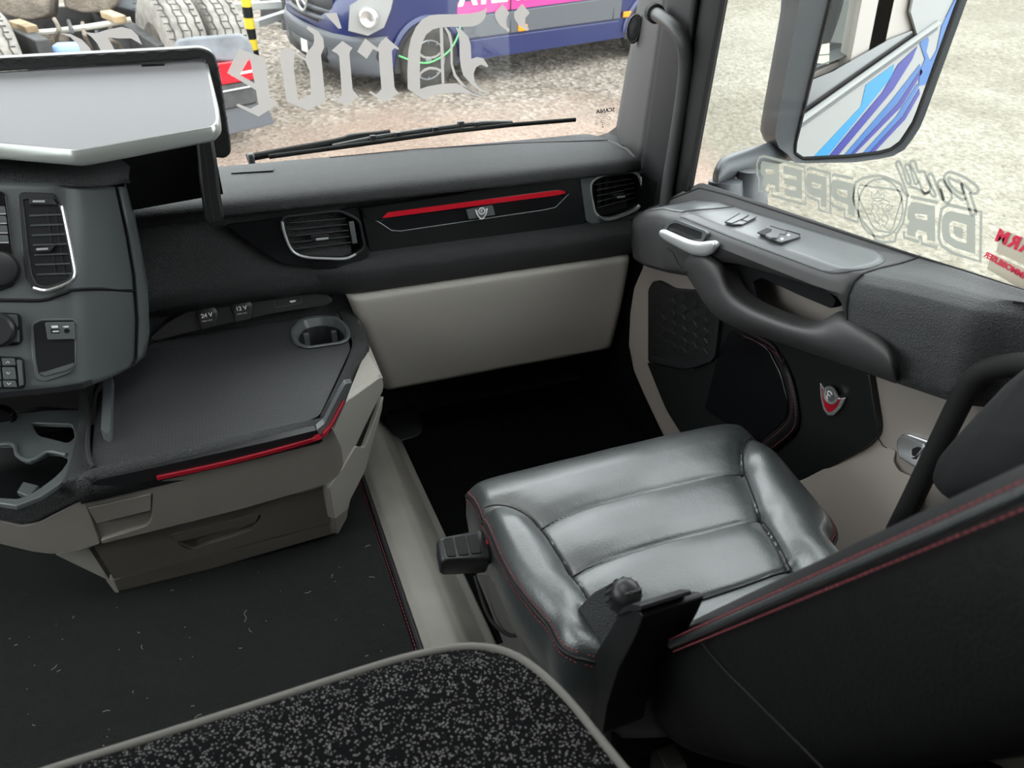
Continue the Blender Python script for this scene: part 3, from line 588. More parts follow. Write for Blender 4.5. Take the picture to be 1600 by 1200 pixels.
tube('vent_trim', SAP(spline([(98, 322), (106, 360), (115, 405), (118, 428), (110, 440), (90, 449), (70, 454), (52, 450)], 5), .007), .0034, 'chrome', va, n=8)
kn = plate('vent_knob', SAP(rnd([(54, 388), (72, 385), (86, 383), (78, 393), (56, 393)], 2), .016), -SAn*.01, 'dark_plastic', va, bevel=.0015); plate('knob_highlight', SAP([(57, 388), (75, 387), (75, 390), (57, 391)], .0168), -SAn*.001, 'satin', kn, bevel=0)
vt = plate('vent_slider', SAP(rnd([(46, 309), (82, 309), (90, 320), (46, 319)], 2), .010), -SAn*.006, 'dark_plastic', va, bevel=.0015); plate('knob_highlight', SAP([(51, 313), (70, 313), (70, 316), (51, 316)], .0106), -SAn*.001, 'satin', vt, bevel=0)
# seam across the stack
seam = [SA(x, y, .001) for x, y in ((-300, 468), (0, 469), (65, 469), (90, 462), (105, 457))]
A_, B_ = colA[3].lerp(colA[2], .35), colB[3].lerp(colB[2], .65)
seam += [SA(113, 453, .0015), A_.lerp(B_, .35)+Vector((.0, -.006, .004)), A_.lerp(B_, .7)+Vector((0, -.003, .002)), B_]
tube('stack_seam', spline(seam, 3), .0034, 'black', st, n=6)
# mounting holes left in the turned face
for (x, y) in ((161, 313), (178, 367)):
    b = MB(); pl = plane3(colA[1], colB[1], colB[3]); b.lathe(pl(x, y, -.004), pl.n, [(.0038, 0), (.0038, .0055), (.0015, .006), (.001, .003)], 10); b.build('screw_hole', 'black', st)
# storage slot with usb panel
sl = plate('storage_slot', SAP(rnd([(46, 508), (62, 498), (112, 497), (121, 503), (119, 572), (108, 584), (70, 597), (55, 592), (50, 560)], 5), .003), -SAn*.006, 'grey_plastic', st, holes=[SAP(rnd([(52, 508), (64, 502), (116, 501), (117, 568), (104, 578), (68, 588), (60, 584), (56, 560)], 4), .003)], bevel=.0015)
plate('slot_well', SAP(rnd([(52, 508), (64, 502), (116, 501), (117, 568), (104, 578), (68, 588), (60, 584), (56, 560)], 4), .0022), -SAn*.001, 'black', sl, bevel=0)
plate('slot_sill', SAP(rnd([(60, 583), (70, 581), (115, 567), (116, 572), (104, 579), (70, 588)], 2), .006), -SAn*.003, 'grey_plastic', sl, bevel=.001)
up = plate('usb_panel', SAP(rnd([(70, 504), (116, 503), (118, 530), (74, 531)], 2), .008), -SAn*.006, 'grey_plastic', sl, bevel=.001)
plate('usb_port', SAP([(79, 514), (93, 514), (93, 521), (80, 521)], .0088), -SAn*.001, 'black', up, bevel=0); plate('usb_tongue', SAP([(82, 517), (92, 516.5), (92, 518.5), (82, 519)], .0093), -SAn*.0005, 'white_print', up, bevel=0)
b = MB(); b.lathe(SA(104.5, 517, .008), SAn, [(.0042, 0), (.0042, .0015), (.0025, .0015), (.002, -.001)], 14); b.build('audio_jack', 'black', up)
plate('port_icon', SAP([(80, 509), (90, 508.5), (91, 512), (81, 512.5)], .0086), -SAn*.0005, 'white_print', up, bevel=0); plate('port_icon', SAP([(97, 510.5), (101, 509.5), (107, 509), (107, 511.5), (101, 511.5)], .0086), -SAn*.0005, 'white_print', up, bevel=0)
# radio and switch blocks cut by the picture edge
rb = plate('radio_block', SAP(rnd([(-150, 298), (0, 298), (8, 303), (12, 330), (24, 430), (22, 446), (0, 455), (-150, 450)], 5), .004), -SAn*.006, 'gloss_black', st, bevel=.001)
for i in range(4): plate('radio_key', SAP(rnd([(-60, 322+i*15), (7+i*1.5, 322+i*15), (9+i*1.5, 333+i*15), (-60, 333+i*15)], 2), .009), -SAn*.005, 'grey_plastic', rb, bevel=.001); plate('key_edge', SAP([(-4, 333+i*15), (9+i*1.5, 333+i*15), (9+i*1.5, 335+i*15), (-4, 335+i*15)], .0095), -SAn*.002, 'satin', rb, bevel=0)
b = MB(); b.lathe(SA(0, 420, .004), SAn, [(.030, 0), (.028, .016), (.024, .018), (.001, .018)], 28); b.build('radio_knob', 'dark_plastic', rb)
cb = plate('climate_block', SAP(rnd([(-150, 487), (0, 488), (28, 490), (33, 495), (35, 532), (28, 540), (0, 540), (-150, 540)], 4), .004), -SAn*.006, 'black', st, bevel=.001)
plate('climate_key', SAP(rnd([(3, 491), (26, 492), (28, 512), (8, 514)], 2), .009), -SAn*.006, 'grey_plastic', cb, bevel=.001); plate('climate_key', SAP(rnd([(8, 516), (29, 515), (30, 535), (8, 537)], 2), .009), -SAn*.006, 'grey_plastic', cb, bevel=.001)
for (x, y) in ((16, 503), (19, 525)): plate('key_icon', SAP([(x-3, y-3), (x+3, y-3), (x+3, y+3), (x-3, y+3)], .0095), -SAn*.0004, 'white_print', cb, holes=[SAP([(x-1.8, y-1.8), (x+1.8, y-1.8), (x+1.8, y+1.8), (x-1.8, y+1.8)], .0095)], bevel=0)
b = MB(); b.lathe(SA(-4, 515, .006), SAn, [(.030, 0), (.029, .02), (.025, .024), (.001, .024)], 28); b.build('climate_knob', 'dark_plastic', cb)
sb = plate('switch_block', SAP(rnd([(-150, 556), (0, 557), (30, 558), (37, 562), (40, 600), (36, 608), (0, 608), (-150, 608)], 4), .004), -SAn*.006, 'black', st, bevel=.001)
for i, (y0, y1) in enumerate(((560, 571), (574, 593), (595, 605))):
    plate('switch_key', SAP(rnd([(2+i, y0), (22+i, y0), (25+i, y1), (4+i, y1)], 1.5), .009), -SAn*.006, 'grey_plastic', sb, bevel=.001)
    plate('switch_key', SAP(rnd([(-24+i, y0), (-1+i, y0), (1+i, y1), (-22+i, y1)], 1.5), .009), -SAn*.006, 'grey_plastic', sb, bevel=.001)
    ya = (y0+y1)/2; tube('key_icon', SAP([(9+i, ya+(2 if i == 0 else -2)), (12+i, ya+(-1 if i == 0 else 1)), (15+i, ya+(2 if i == 0 else -2))], .0095), .0006, 'white_print', sb, n=4)
plate('switch_bar', SAP(rnd([(26, 562), (34, 563), (37, 602), (30, 604)], 2), .010), -SAn*.006, 'grey_plastic', sb, bevel=.001)

# ================================================================ tray table with quilted cover
tt = thing('tray_table', (-.2, 1.6, .70), 'light grey tilted tray table with rounded corners above the instrument stack', 'table')
TP = plane3((-.204, 1.433, .85), (1, 1.433, .85), (0, 1.75, .958))
tout = [(-460, 150), (0, 114), (318, 92), (322, 100), (336, 170), (338, 188), (330, 197), (135, 232), (120, 234), (0, 223), (-460, 215)]
tl = [TP(x, y) for x, y in rnd(tout, [0, 0, 3, 4, 6, 6, 8, 10, 10, 0, 0])]
plate('tray_top', [p-TP.n*.0 for p in tl], -TP.n*.004, 'tray_grey', tt, bevel=.001)
ce = sum(tl, Vector())/len(tl)
def grow(p, d): v = (p-ce); return p+v.normalized()*d
tel = [TP(x, y, -.0005) for x, y in rnd(tout, [0, 0, 3, 4, 6, 6, 8, 10, 10, 0, 0])]
loft('tray_frame', [[grow(p, .0005) for p in tel], [grow(p, .005)+TP.n*.001 for p in tel], [grow(p, .007)-TP.n*.003 for p in tel], [grow(p, .006)+Vector((0, 0, -.020)) for p in tel], [grow(p, .0)+Vector((0, 0, -.026)) for p in tel], [grow(p, -.03)+Vector((0, 0, -.026)) for p in tel]], 'tray_edge', tt, caps=True, angle=60)
plate('tray_logo', [TP(x, y, .0006) for x, y in ((221, 104), (222, 100.5), (257, 99), (257, 102.5))], -TP.n*.001, 'dark_plastic', tt, bevel=0)
# quilted leather cover: upright board behind the tray, leg beside it
qc = thing('quilted_cover', (-.1, 1.74, .64), 'black diamond quilted leather cover wrapped around the tray table stand', 'cover')
mat('quilt', (.013, .013, .014), .38, spec=.5, grain=('leather', 420, .0008), bump=.3)
QB = Plane((0, 1.735, 0), (0, -1, 0))
bo = [QB(x, y) for x, y in rnd([(-470, 130), (0, 91), (290, 76), (315, 74), (336, 84), (343, 110), (361, 225), (361, 240), (352, 248), (330, 246), (330, 190), (318, 91), (0, 112), (-470, 148)], [0, 0, 8, 12, 12, 10, 8, 6, 6, 4, 8, 6, 0, 0])]
plate('board', bo, (0, .035, .004), 'quilt', qc, bevel=.011, seg=4)
plate('board_back', [(-.9, 1.75, .72), (.02, 1.75, .78), (.02, 1.75, .95), (-.9, 1.75, .95)], (0, .012, 0), 'quilt', qc, bevel=.003)
qs = MB()
for x in range(-400, 330, 32):
    t0 = 91-(x/305)*15 if x > 0 else 91-x*.083
    for s in (-1, 1):
        a = [QB(x+s*k*9, t0+1+k*k*1.2, .0005+.0*k) for k in range(4)]; qs.tube([p+Vector((0, -.0005-.001*i, 0)) for i, p in enumerate(a)], .0007, 4)
for k in range(5):
    y = 112+k*27; xx = 343+k*3.6; qs.tube([QB(xx-14, y+3, .0008), QB(xx+2, y-9, .0008)], .0007, 4); qs.tube([QB(xx-14, y+3, .0008), QB(xx+3, y+17, .0008)], .0007, 4)
qs.build('quilt_seams', 'black', qc)
LG = [(305, 214), (322, 210), (333, 216), (339, 250), (344, 300), (351, 338), (347, 349), (326, 354), (320, 345), (312, 290)]
lgf = [P(x, y, y=1.64) for x, y in LG]
plate('leg', rnd(lgf, .006), (0, .12, 0), 'quilt', qc, bevel=.008, seg=3)
stitches('seam_stitching', [P(x, y, y=1.637) for x, y in spline([(318, 222), (324, 270), (330, 320), (335, 345)], 5)], MATS['grey_plastic'], qc, r=.0006, on=.0035, gap=.003)
plate('under_panel', [(-.5, 1.66, .80), (.0, 1.66, .83), (.0, 1.72, .70), (-.5, 1.72, .66)], (0, .05, 0), 'black', qc, bevel=0)
# ================================================================ A pillar, window frame, grab handle
W0, W0t = WS(966, 214), WS(1004, 0); A1, A1t = P(1009, 246, y=1.84), P(1046, 0, y=1.80); A2, A2t = P(1052, 296, y=1.64), P(1094, 0, y=1.58); A3, A3t = P(1078, 284, x=1.035), P(1130, 0, x=1.035)
def ext_dn(a, b, k): return a+(a-b)*k
def ext_up(a, b, k): return b+(b-a)*k
pil = thing('trim_3', (1.1, 1.9, .55), 'dark grey windscreen pillar trim beside the passenger window', 'trim', kind='structure')
def strip(name, a, at, b, bt, m, parent, inset=0, dn=.25, up=1.6, bow=.0):
    def f(u, v):
        p = a.lerp(b, u); q = at.lerp(bt, u); t = lerp(-dn, 1+up, v); o = p.lerp(q, t); c = (CAM_O-o).normalized(); return o+c*bow*math.sin(math.pi*u)
    return grid(name, f, 8, 10, m, parent, solid=.012)
mat('pillar_grey', (.042, .040, .041), .6, grain=('noise', 900, .0006), bump=.25)
strip('pillar_cover', W0, W0t, A1, A1t, 'pillar_grey', pil, bow=.02)
strip('pillar_gap', A1, A1t, A2, A2t, 'black', pil, dn=.3, bow=.012)
strip('window_frame', A2, A2t, A3, A3t, 'rubber', pil, dn=.1, bow=.008)
for f in (.35, .68):
    tube('seal_lip', [ext_dn(A1.lerp(A2, f), A1t.lerp(A2t, f), .1)+Vector((-.012, -.012, 0)), ext_up(A1.lerp(A2, f), A1t.lerp(A2t, f), .3)+Vector((-.012, -.012, 0))], .004, 'rubber', pil, n=6)
tube('glass_seal', [ext_dn(A3, A3t, .05), ext_up(A3, A3t, 1.4)], .006, 'rubber', pil, n=6)
# foot of the pillar that sweeps onto the dash, rounded corner
mesh_obj('pillar_foot', [WS(x, y, .002) for x, y in ((992, 90), (985, 130), (978, 165), (972, 187), (964, 200), (951, 210), (930, 216), (905, 218))]+[P(x, y, y=2.0) for x, y in ((1012, 235), (940, 224))], [[0, 1, 2, 3, 4, 5, 6, 7, 9, 8]], 'pillar_grey', pil, smooth=False, solid=.006)
sp = MB(); c = P(991, 45, y=2.02); nn = Vector((-.55, -.75, .05)).normalized(); ud = (W0t-W0).normalized(); sd = nn.cross(ud).normalized()
def ell(r, o): return [c+nn*o+sd*math.cos(a)*.020*r+ud*math.sin(a)*.038*r for a in [k*2*math.pi/28 for k in range(28)]]
tw = loft('tweeter', [ell(1, -.01), ell(1, .008), ell(.9, .012), ell(.82, .009)], 'pillar_grey', pil); mat('speaker_mesh', (.007, .007, .008), .5, grain=('weave', 260, .002), bump=1)
loft('tweeter_mesh', [ell(.83, .009), ell(.4, .012), ell(.02, .013)], 'speaker_mesh', tw, caps=False)
gh = spline([P(1022, 20, y=1.78), P(1036, 29, y=1.70), P(1054, 44, y=1.63), P(1067, 66, y=1.60), P(1071, 100, y=1.60), P(1066, 150, y=1.61), P(1056, 215, y=1.62), P(1046, 275, y=1.63), P(1040, 318, y=1.635), P(1038, 335, y=1.64)], 5)
hnd = thing('pillar_grab_bar', gh[-1], 'matt dark grey tubular grab handle along the windscreen pillar', 'handle')
mat('handle_grey', (.040, .040, .041), .5, grain=('noise', 1500, .0004), bump=.3)
tube('tube', gh, .0155, 'handle_grey', hnd, n=16); b = MB(); b.lathe(gh[0], gh[3]-gh[0], [(.022, -.01), (.022, .02), (.017, .024)], 18); b.build('mount_collar', 'rubber', hnd)
# ================================================================ passenger door
mat('door_dark', (.050, .048, .050), .5, grain=('noise', 1100, .0006), bump=.3)
mat('door_soft', (.046, .047, .050), .48, grain=('voronoi', 520, .0018), bump=.7)
mat('door_top', (.105, .112, .116), .38, grain=('noise', 1200, .0004), bump=.2)
dr_ = thing('door_1', (1.03, 1.1, -.1), 'dark grey and beige passenger door with pull handle, speaker and switches', 'door', kind='structure')
XS = 1.03
S = Plane((XS, 0, 0), (-1, 0, 0))
# beige lower skin
sk_out = [(1003, 420), (990, 450), (984, 490), (982, 540), (990, 580), (1005, 615), (1045, 700), (1180, 860), (1450, 1150)]
skin = [S(x, y) for x, y in sk_out]+[Vector((XS, .40, -.05)), Vector((XS, .40, .62)), Vector((XS, 1.40, .60)), Vector((XS, 1.70, .47))]
plate('door_skin', skin, (.03, 0, 0), 'door_beige', dr_, bevel=.004)
# upper shell swept along the door
ZTOP = [(.40, .668), (.80, .660), (.95, .648), (1.2, .640), (1.40, .634), (1.5, .617), (1.6, .588), (1.72, .548)]
XIN = [(.40, 1.022), (.63, 1.018), (.665, .985), (.69, .948), (.80, .922), (.90, .898), (1.2, .900), (1.45, .912), (1.6, .945), (1.72, .985)]
ZLOW = [(.40, .50), (.68, .495), (.80, .490), (.86, .52), (.90, .596), (.95, .600), (1.05, .590), (1.18, .577), (1.26, .560), (1.34, .50), (1.45, .475), (1.6, .44), (1.72, .415)]
def shell(u, v):
    y = lerp(.40, 1.72, v); zt, xi, zl = interp(ZTOP, y), interp(XIN, y), interp(ZLOW, y)
    zs = max(.664-.5*max(0, y-1.5), zt+.01) if y > 1.5 else .664
    pr = [(1.090, zs-.02), (1.072, zs-.013), (1.055, zs-.006), (1.038, zs), (1.030, zt+.006), (lerp(xi, 1.03, .75), zt+.002), (lerp(xi, 1.03, .4), zt), (xi+.022, zt-.004), (xi+.006, zt-.016), (xi, zt-.036), (xi+.003, lerp(zt, zl, .6)), (xi+.012, zl+.012), (xi+.026, zl), (1.032, zl+.0)]
    k = u*(len(pr)-1); i = min(int(k), len(pr)-2); t = k-i; return (lerp(pr[i][0], pr[i+1][0], t), y, lerp(pr[i][1], pr[i+1][1], t))
def shell_y0(u, v): return shell(u, v*.36)
def shell_y1(u, v): return shell(u, lerp(.36, 1, v))
grid('rear_shell', shell_y0, 39, 40, 'door_soft', dr_, solid=.001, solid_off=0)
grid('upper_shell', shell_y1, 39, 44, 'door_dark', dr_, solid=.001, solid_off=0)
tube('shell_seam', [Vector(shell(u, .36))+Vector((-.0008, 0, .0008)) for u in [.22+.78*k/24 for k in range(25)]], .0016, 'black', dr_, n=5)
tube('sill_bead', [Vector(shell(.255, v))+Vector((0, 0, .001)) for v in [k/30 for k in range(31)]], .0022, 'black', dr_, n=5)
# satin top inlay
T = plane3((.93, 1.2, .640), (1.02, 1.2, .643), (.93, .9, .6495))
def TPl(pts, off=.003): return [T(x, y, off) for x, y in pts]
def patch(name, u0, u1, ya, yb, m):
    def f(u, v):
        U = lerp(u0, u1, u); y0, y1 = ya(u), yb(u); y = lerp(y0, y1, v); p = Vector(shell(U, (y-.40)/1.32)); return p+Vector((-.0004, 0, .0020))
    return grid(name, f, 14, 24, m, dr_, solid=.0012)
patch('top_inlay', .318, .60, lambda u: .885+.06*abs(u-.55)**2.2*4, lambda u: 1.345+.05*u, 'door_top')
patch('front_inlay', .325, .55, lambda u: 1.352+.05*u, lambda u: 1.50+.10*u, 'door_top')
sw = plate('window_switch', TPl(rnd([(1186, 362), (1202, 352), (1250, 366), (1252, 369), (1220, 378), (1214, 376)], 2), .006), (0, 0, -.004), 'door_top', dr_, bevel=.001)
plate('switch_pit', TPl([(1183, 363), (1198, 356), (1206, 358), (1204, 366), (1200, 369)], .0068), (0, 0, -.002), 'black', sw, bevel=0)
plate('switch_paddle', TPl(rnd([(1196, 366), (1205, 362), (1219, 364), (1214, 371), (1204, 371)], 1.5), .010), (0, 0, -.005), 'door_top', sw, bevel=.001)
tube('switch_outline', TPl([(1211, 377), (1220, 379), (1248, 371), (1250, 366), (1230, 360)], .0068), .0009, 'black', sw, n=5)
tube('switch_outline', TPl([(1204, 353), (1230, 361), (1226, 367), (1212, 364)], .0068), .0006, 'black', sw, n=5)
for q in ((1232, 367), (1222, 373)): plate('switch_icon', TPl([(q[0]-3, q[1]), (q[0], q[1]-2), (q[0]+3, q[1]), (q[0], q[1]+2)], .0066), (0, 0, -.0004), 'white_print', sw, holes=[TPl([(q[0]-1.6, q[1]), (q[0], q[1]-1), (q[0]+1.6, q[1]), (q[0], q[1]+1)], .0066)], bevel=0)
s2 = plate('mirror_switch', TPl(rnd([(1131, 346), (1155, 333), (1182, 340), (1160, 350), (1145, 350)], 2), .005), (0, 0, -.003), 'door_top', dr_, bevel=.001)
tube('switch_outline', TPl([(1133, 347), (1143, 349), (1157, 343), (1168, 346), (1182, 339)], .006), .0008, 'black', s2, n=5)
tube('switch_outline', TPl([(1158, 343), (1170, 336)], .006), .0008, 'black', s2, n=5)
tube('switch_outline', TPl([(1133, 346), (1156, 333)], .006), .0006, 'black', s2, n=5)
# pull handle loop (armrest)
stn = [((1104, 376), (1044, 398)), ((1112, 392), (1058, 414)), ((1128, 404), (1074, 436)), ((1136, 420), (1088, 460)), ((1140, 440), (1102, 482)), ((1154, 460), (1122, 503)), ((1185, 479), (1150, 515)), ((1236, 499), (1205, 533)), ((1266, 505), (1255, 551)), ((1287, 500), (1298, 565)), ((1302, 485), (1335, 579)), ((1324, 486), (1366, 590)), ((1383, 524), (1397, 601)), ((1390, 540), (1400, 603))]
rg_ = []
for (uu, ll) in stn:
    uu, ll = Vector(uu), Vector(ll)
    rg_.append([P(*uu.lerp(ll, t), x=xx) for t, xx in ((.0, .938), (.06, .918), (.22, .900), (.50, .893), (.76, .902), (.93, .922), (1.0, .945))]+[P(*uu.lerp(ll, t), x=xx)+Vector((dx, 0, 0)) for t, xx, dx in ((1.0, .945, .03), (.5, .893, .075), (0., .938, .03))])
rg_[0] = [p+Vector((.022, 0, 0)) for p in rg_[0]]
loft('pull_handle', rg_, 'door_dark', dr_, subsurf=2)
plate('cavity_shade', [P(x, y, x=.962) for x, y in rnd([(1136, 430), (1142, 410), (1168, 406), (1294, 455), (1306, 470), (1300, 483), (1250, 462), (1190, 434), (1176, 440), (1186, 484), (1150, 470)], 5)], (.02, 0, 0), 'black', dr_, bevel=.002)  # black plate stands in for the shade under the shell overhang
# chrome opener
op = [P(x, y, x=.893) for x, y in spline([(1033, 364), (1046, 370), (1062, 378), (1080, 386), (1098, 389), (1112, 386), (1121, 382)], 4)]
n_ = len(op); rings = []
for i, p in enumerate(op):
    t = i/(n_-1); w_ = interp([(0, .007), (.1, .013), (.5, .016), (.75, .0155), (.93, .011), (1, .004)], t); h_ = .008; rr = []
    for k in range(12):
        a = 2*math.pi*k/12; rr.append(p+Vector((math.cos(a)*h_, 0, 0))+Vector((0, .25, 1)).normalized()*math.sin(a)*w_)
    rings.append(rr)
loft('door_opener', rings, 'satin', dr_, subsurf=1)
OPp = Plane((.8985, 0, 0), (-1, 0, 0))
oc = plate('opener_cup', [OPp(x, y) for x, y in rnd([(1036, 358), (1043, 347), (1056, 343), (1102, 361), (1104, 366), (1098, 378), (1075, 380), (1050, 372)], 4)], (.03, 0, -.004), 'door_top', dr_, bevel=.003, holes=[[OPp(x, y) for x, y in rnd([(1041, 359), (1047, 350), (1056, 348), (1098, 363), (1095, 374), (1073, 376), (1052, 369)], 3)]])
plate('cup_inside', [OPp(x, y, -.002) for x, y in ((1038, 360), (1045, 348), (1056, 346), (1101, 362), (1097, 377), (1073, 379), (1050, 371))], (.004, 0, 0), 'dark_plastic', oc, bevel=0)
tube('opener_seam', [P(x, y, x=.897) for x, y in ((1040, 385), (1052, 395), (1060, 412), (1066, 420))], .0012, 'black', dr_, n=5)
# speaker
SPp = Plane((1.012, 0, 0), (-1, 0, 0))
so_ = [(1012, 452), (1020, 438), (1030, 442), (1048, 452), (1080, 454), (1108, 452), (1122, 480), (1124, 496), (1113, 560), (1104, 570), (1075, 578), (1012, 566)]
spk = plate('speaker', [SPp(x, y) for x, y in rnd(so_, 5)], (.03, 0, 0), 'speaker_mesh', dr_, bevel=.003)
hx = MB()
for i in range(6):
    for j in range(7):
        cx, cy = 1028+i*17, 464+j*17+(8.5 if i % 2 else 0)+i*1.2
        if cy > 556 or cx > 1118-(cy-480)*.08 or (cy < 468 and i > 3): continue
        hx.tube([SPp(cx+9.5*math.cos(a), cy+9*math.sin(a), .0006) for a in [k*math.pi/3 for k in range(7)]], .0007, 4)
hx.build('hex_ribs', 'dark_plastic', spk)
plate('speaker_trim', [SPp(x, y, .008) for x, y in rnd([(1016, 557), (1062, 569), (1070, 569), (1108, 558), (1112, 550), (1119, 494), (1124, 496), (1117, 556), (1110, 566), (1078, 576), (1062, 576), (1020, 566)], 3)], (.012, 0, 0), 'dark_plastic', dr_, bevel=.002)
# glossy black inlay with emblem
BL = Plane((1.016, 0, 0), (-1, 0, 0))
plate('black_inlay', [BL(x, y) for x, y in rnd([(1010, 566), (1075, 580), (1118, 564), (1126, 496), (1200, 530), (1358, 585), (1362, 610), (1371, 665), (1369, 682), (1350, 700), (1262, 752), (1180, 800), (1090, 720), (1040, 640)], [4, 2, 4, 0, 0, 4, 6, 10, 10, 8, 0, 0, 0, 10])], (.02, 0, 0), 'charcoal', dr_, bevel=.002)
rimp = [BL(x, y, .006) for x, y in spline([(1160, 518), (1185, 528), (1212, 546), (1230, 578), (1240, 620), (1241, 652), (1228, 672), (1196, 698)], 6)]
pk = loft('pocket_rim', [[p+Vector((0, s*.014, s*.010-.003)) +Vector((.004*abs(s), 0, 0)) for p in rimp] for s in (-1, -.5, 0, .5, 1)], 'leather_matt', dr_, closed=False, solid=.004)
for s in (-.55, .55): stitches('seam_stitching', [p+Vector((-.0018, s*.014, s*.010-.003)) for p in rimp], MATS['red_thread'], pk, r=.0007, on=.004, gap=.003)
plate('pocket_panel', [BL(x, y, .004) for x, y in rnd([(1140, 514), (1180, 532), (1200, 545), (1220, 585), (1230, 625), (1230, 650), (1218, 665), (1185, 692), (1100, 640), (1120, 560)], 8)], (.01, 0, 0), 'gloss_black', dr_, bevel=.002)
emblem('door_badge', dr_, BL(1302, 623, .001), (0, -1, .0), (0, .0, 1), .068)
# beige ledge at the foot of the door
LGp = plane3((1.015, 1.05, .15), (1.015, .75, .33), (.955, .75, .13))
plate('lower_ledge', [LGp(x, y) for x, y in rnd([(1225, 760), (1258, 747), (1350, 699), (1370, 683), (1376, 690), (1400, 703), (1395, 720), (1404, 735), (1440, 750), (1420, 800), (1400, 860), (1320, 900), (1240, 800)], 5)], (.02, .0, -.02), 'door_beige', dr_, bevel=.006)
tube('ledge_seam', [S(x, y, .001) for x, y in ((1372, 684), (1380, 697), (1400, 706))], .001, 'black', dr_, n=5)
CL = plane3(LGp(1400, 690, .012), LGp(1460, 720, .012), LGp(1410, 730, .012))
cl = plate('chrome_latch', [CL(x, y) for x, y in rnd([(1399, 690), (1408, 677), (1418, 676), (1464, 692), (1464, 738), (1440, 738), (1402, 715)], 5)], (.02, 0, 0), 'chrome', dr_, bevel=.004, seg=3)
plate('latch_pit', [CL(x, y, .001) for x, y in rnd([(1424, 702), (1434, 698), (1440, 700), (1431, 718), (1424, 716)], 2)], (.004, 0, 0), 'black', cl, bevel=0)
plate('latch_plate', [CL(x, y, .003) for x, y in rnd([(1404, 692), (1411, 682), (1440, 694), (1441, 700), (1428, 716), (1406, 708)], 4)], (.003, 0, 0), 'chrome', cl, bevel=.0015, holes=[[CL(x, y, .003) for x, y in rnd([(1424, 702), (1434, 698), (1440, 700), (1431, 714), (1424, 712)], 2)]])
# side glass
tag(plate('window_2', [(1.088, .30, .64), (1.088, 1.60, .64), (1.088, 1.45, 1.50), (1.088, .30, 1.50)], (.005, 0, 0), 'glass_clear', bevel=0), 'clear passenger side window glass above the door', 'window', kind='structure')
wall('trim_4', [(1.07, .20, 1.49), (1.07, 1.6, 1.49), (1.07, 1.9, ZT), (1.07, .2, ZT)], (.05, 0, 0), 'headliner', 'roof rail trim above the passenger window', 'trim')
wall('trim_5', [(1.06, .20, .60), (1.06, .36, .60), (1.06, .36, ZT), (1.06, .2, ZT)], (.05, 0, 0), 'dark_plastic', 'dark pillar behind the passenger window', 'trim')
# grab bar and black cushion at the rear of the door
gb = spline([P(1400, 830, x=.955), P(1424, 783, x=.955), P(1462, 705, x=.955), P(1500, 628, x=.955), P(1518, 598, x=.955), P(1540, 580, x=.955), P(1570, 572, x=.96), P(1610, 570, x=.965), P(1700, 585, x=.97)], 5)
tag(tube('bent_grab_rail', gb, .0165, 'rubber', n=14), 'black bent tubular grab bar behind the passenger seat cushion', 'handle')
CU = plane3(P(1460, 755, x=.885), P(1600, 590, x=.885), P(1600, 740, x=.82))
cpts = [(1456, 756), (1466, 727), (1530, 655), (1600, 583), (1680, 520), (1720, 600), (1700, 700), (1600, 760), (1480, 785)]
cu = thing('padded_bolster', CU(1520, 770), 'black padded fabric bolster leaning beside the passenger backrest', 'cushion'); mat('black_fabric', (.009, .009, .010), .8, spec=.3, grain=('noise', 1200, .0008), bump=.4)
cr_ = [CU(x, y) for x, y in rnd(cpts, 14)]; cm_ = sum(cr_, Vector())/len(cr_)
loft('pad', [[cm_.lerp(p, .9)-CU.n*.05 for p in cr_], [p-CU.n*.03 for p in cr_], [p-CU.n*.008 for p in cr_], [cm_.lerp(p, .95)+CU.n*.006 for p in cr_], [cm_.lerp(p, .8)+CU.n*.016 for p in cr_], [cm_.lerp(p, .5)+CU.n*.024 for p in cr_], [cm_.lerp(p, .03)+CU.n*.027 for p in cr_]], 'black_fabric', cu, angle=80)
# ================================================================ passenger seat
seat = thing('passenger_seat', (.56, .8, -.135), 'black leather passenger seat with red stitching and stitched cross channels', 'seat')
ZS = .322
out_px = [(905, 1015), (862, 965), (828, 925), (800, 885), (778, 840), (760, 795), (740, 752), (733, 736), (745, 724), (790, 706), (850, 686), (920, 666), (1000, 648), (1060, 637), (1105, 633), (1135, 638), (1158, 650), (1172, 668), (1205, 703), (1240, 738), (1275, 773), (1297, 800), (1303, 820), (1297, 845)]
outl = [P(x, y, z=ZS) for x, y in out_px]+[Vector((.73, .60, ZS)), Vector((.66, .57, ZS)), Vector((.55, .56, ZS)), Vector((.42, .57, ZS))]
outl = resample(spline(outl, 6, True)+[outl[0]], 260)[:-1]
cen = Vector((.56, .82, ZS))
seams = [spline([P(x, y, z=ZS) for x, y in q], 6) for q in (
    [(842, 820), (900, 797), (960, 780), (1040, 760), (1100, 746), (1162, 734)], [(891, 893), (950, 872), (1020, 850), (1100, 830), (1190, 806)], [(912, 960), (1000, 955), (1090, 935), (1180, 905), (1237, 882)],
    [(757, 793), (775, 789), (800, 793), (825, 806), (842, 820), (866, 857), (891, 893), (915, 930), (950, 985)], [(1175, 683), (1166, 690), (1160, 710), (1163, 734), (1174, 768), (1190, 806), (1212, 845), (1237, 885), (1265, 930)])]
def dseg(p, a, b):
    ab = b-a; t = max(0, min(1, (p-a).dot(ab)/ab.length_squared)); return (p-a-ab*t).length
def dist(p, pl): return min(dseg(p, a, b) for a, b in zip(pl, pl[1:]))
lb, rb_ = seams[3], seams[4]
def side_of(p):     # distance outside the centre panel (bolsters), positive
    xl = interp(sorted((q.y, q.x) for q in lb), p.y); xr = interp(sorted((q.y, q.x) for q in rb_), p.y); return max(xl-p.x, p.x-xr)
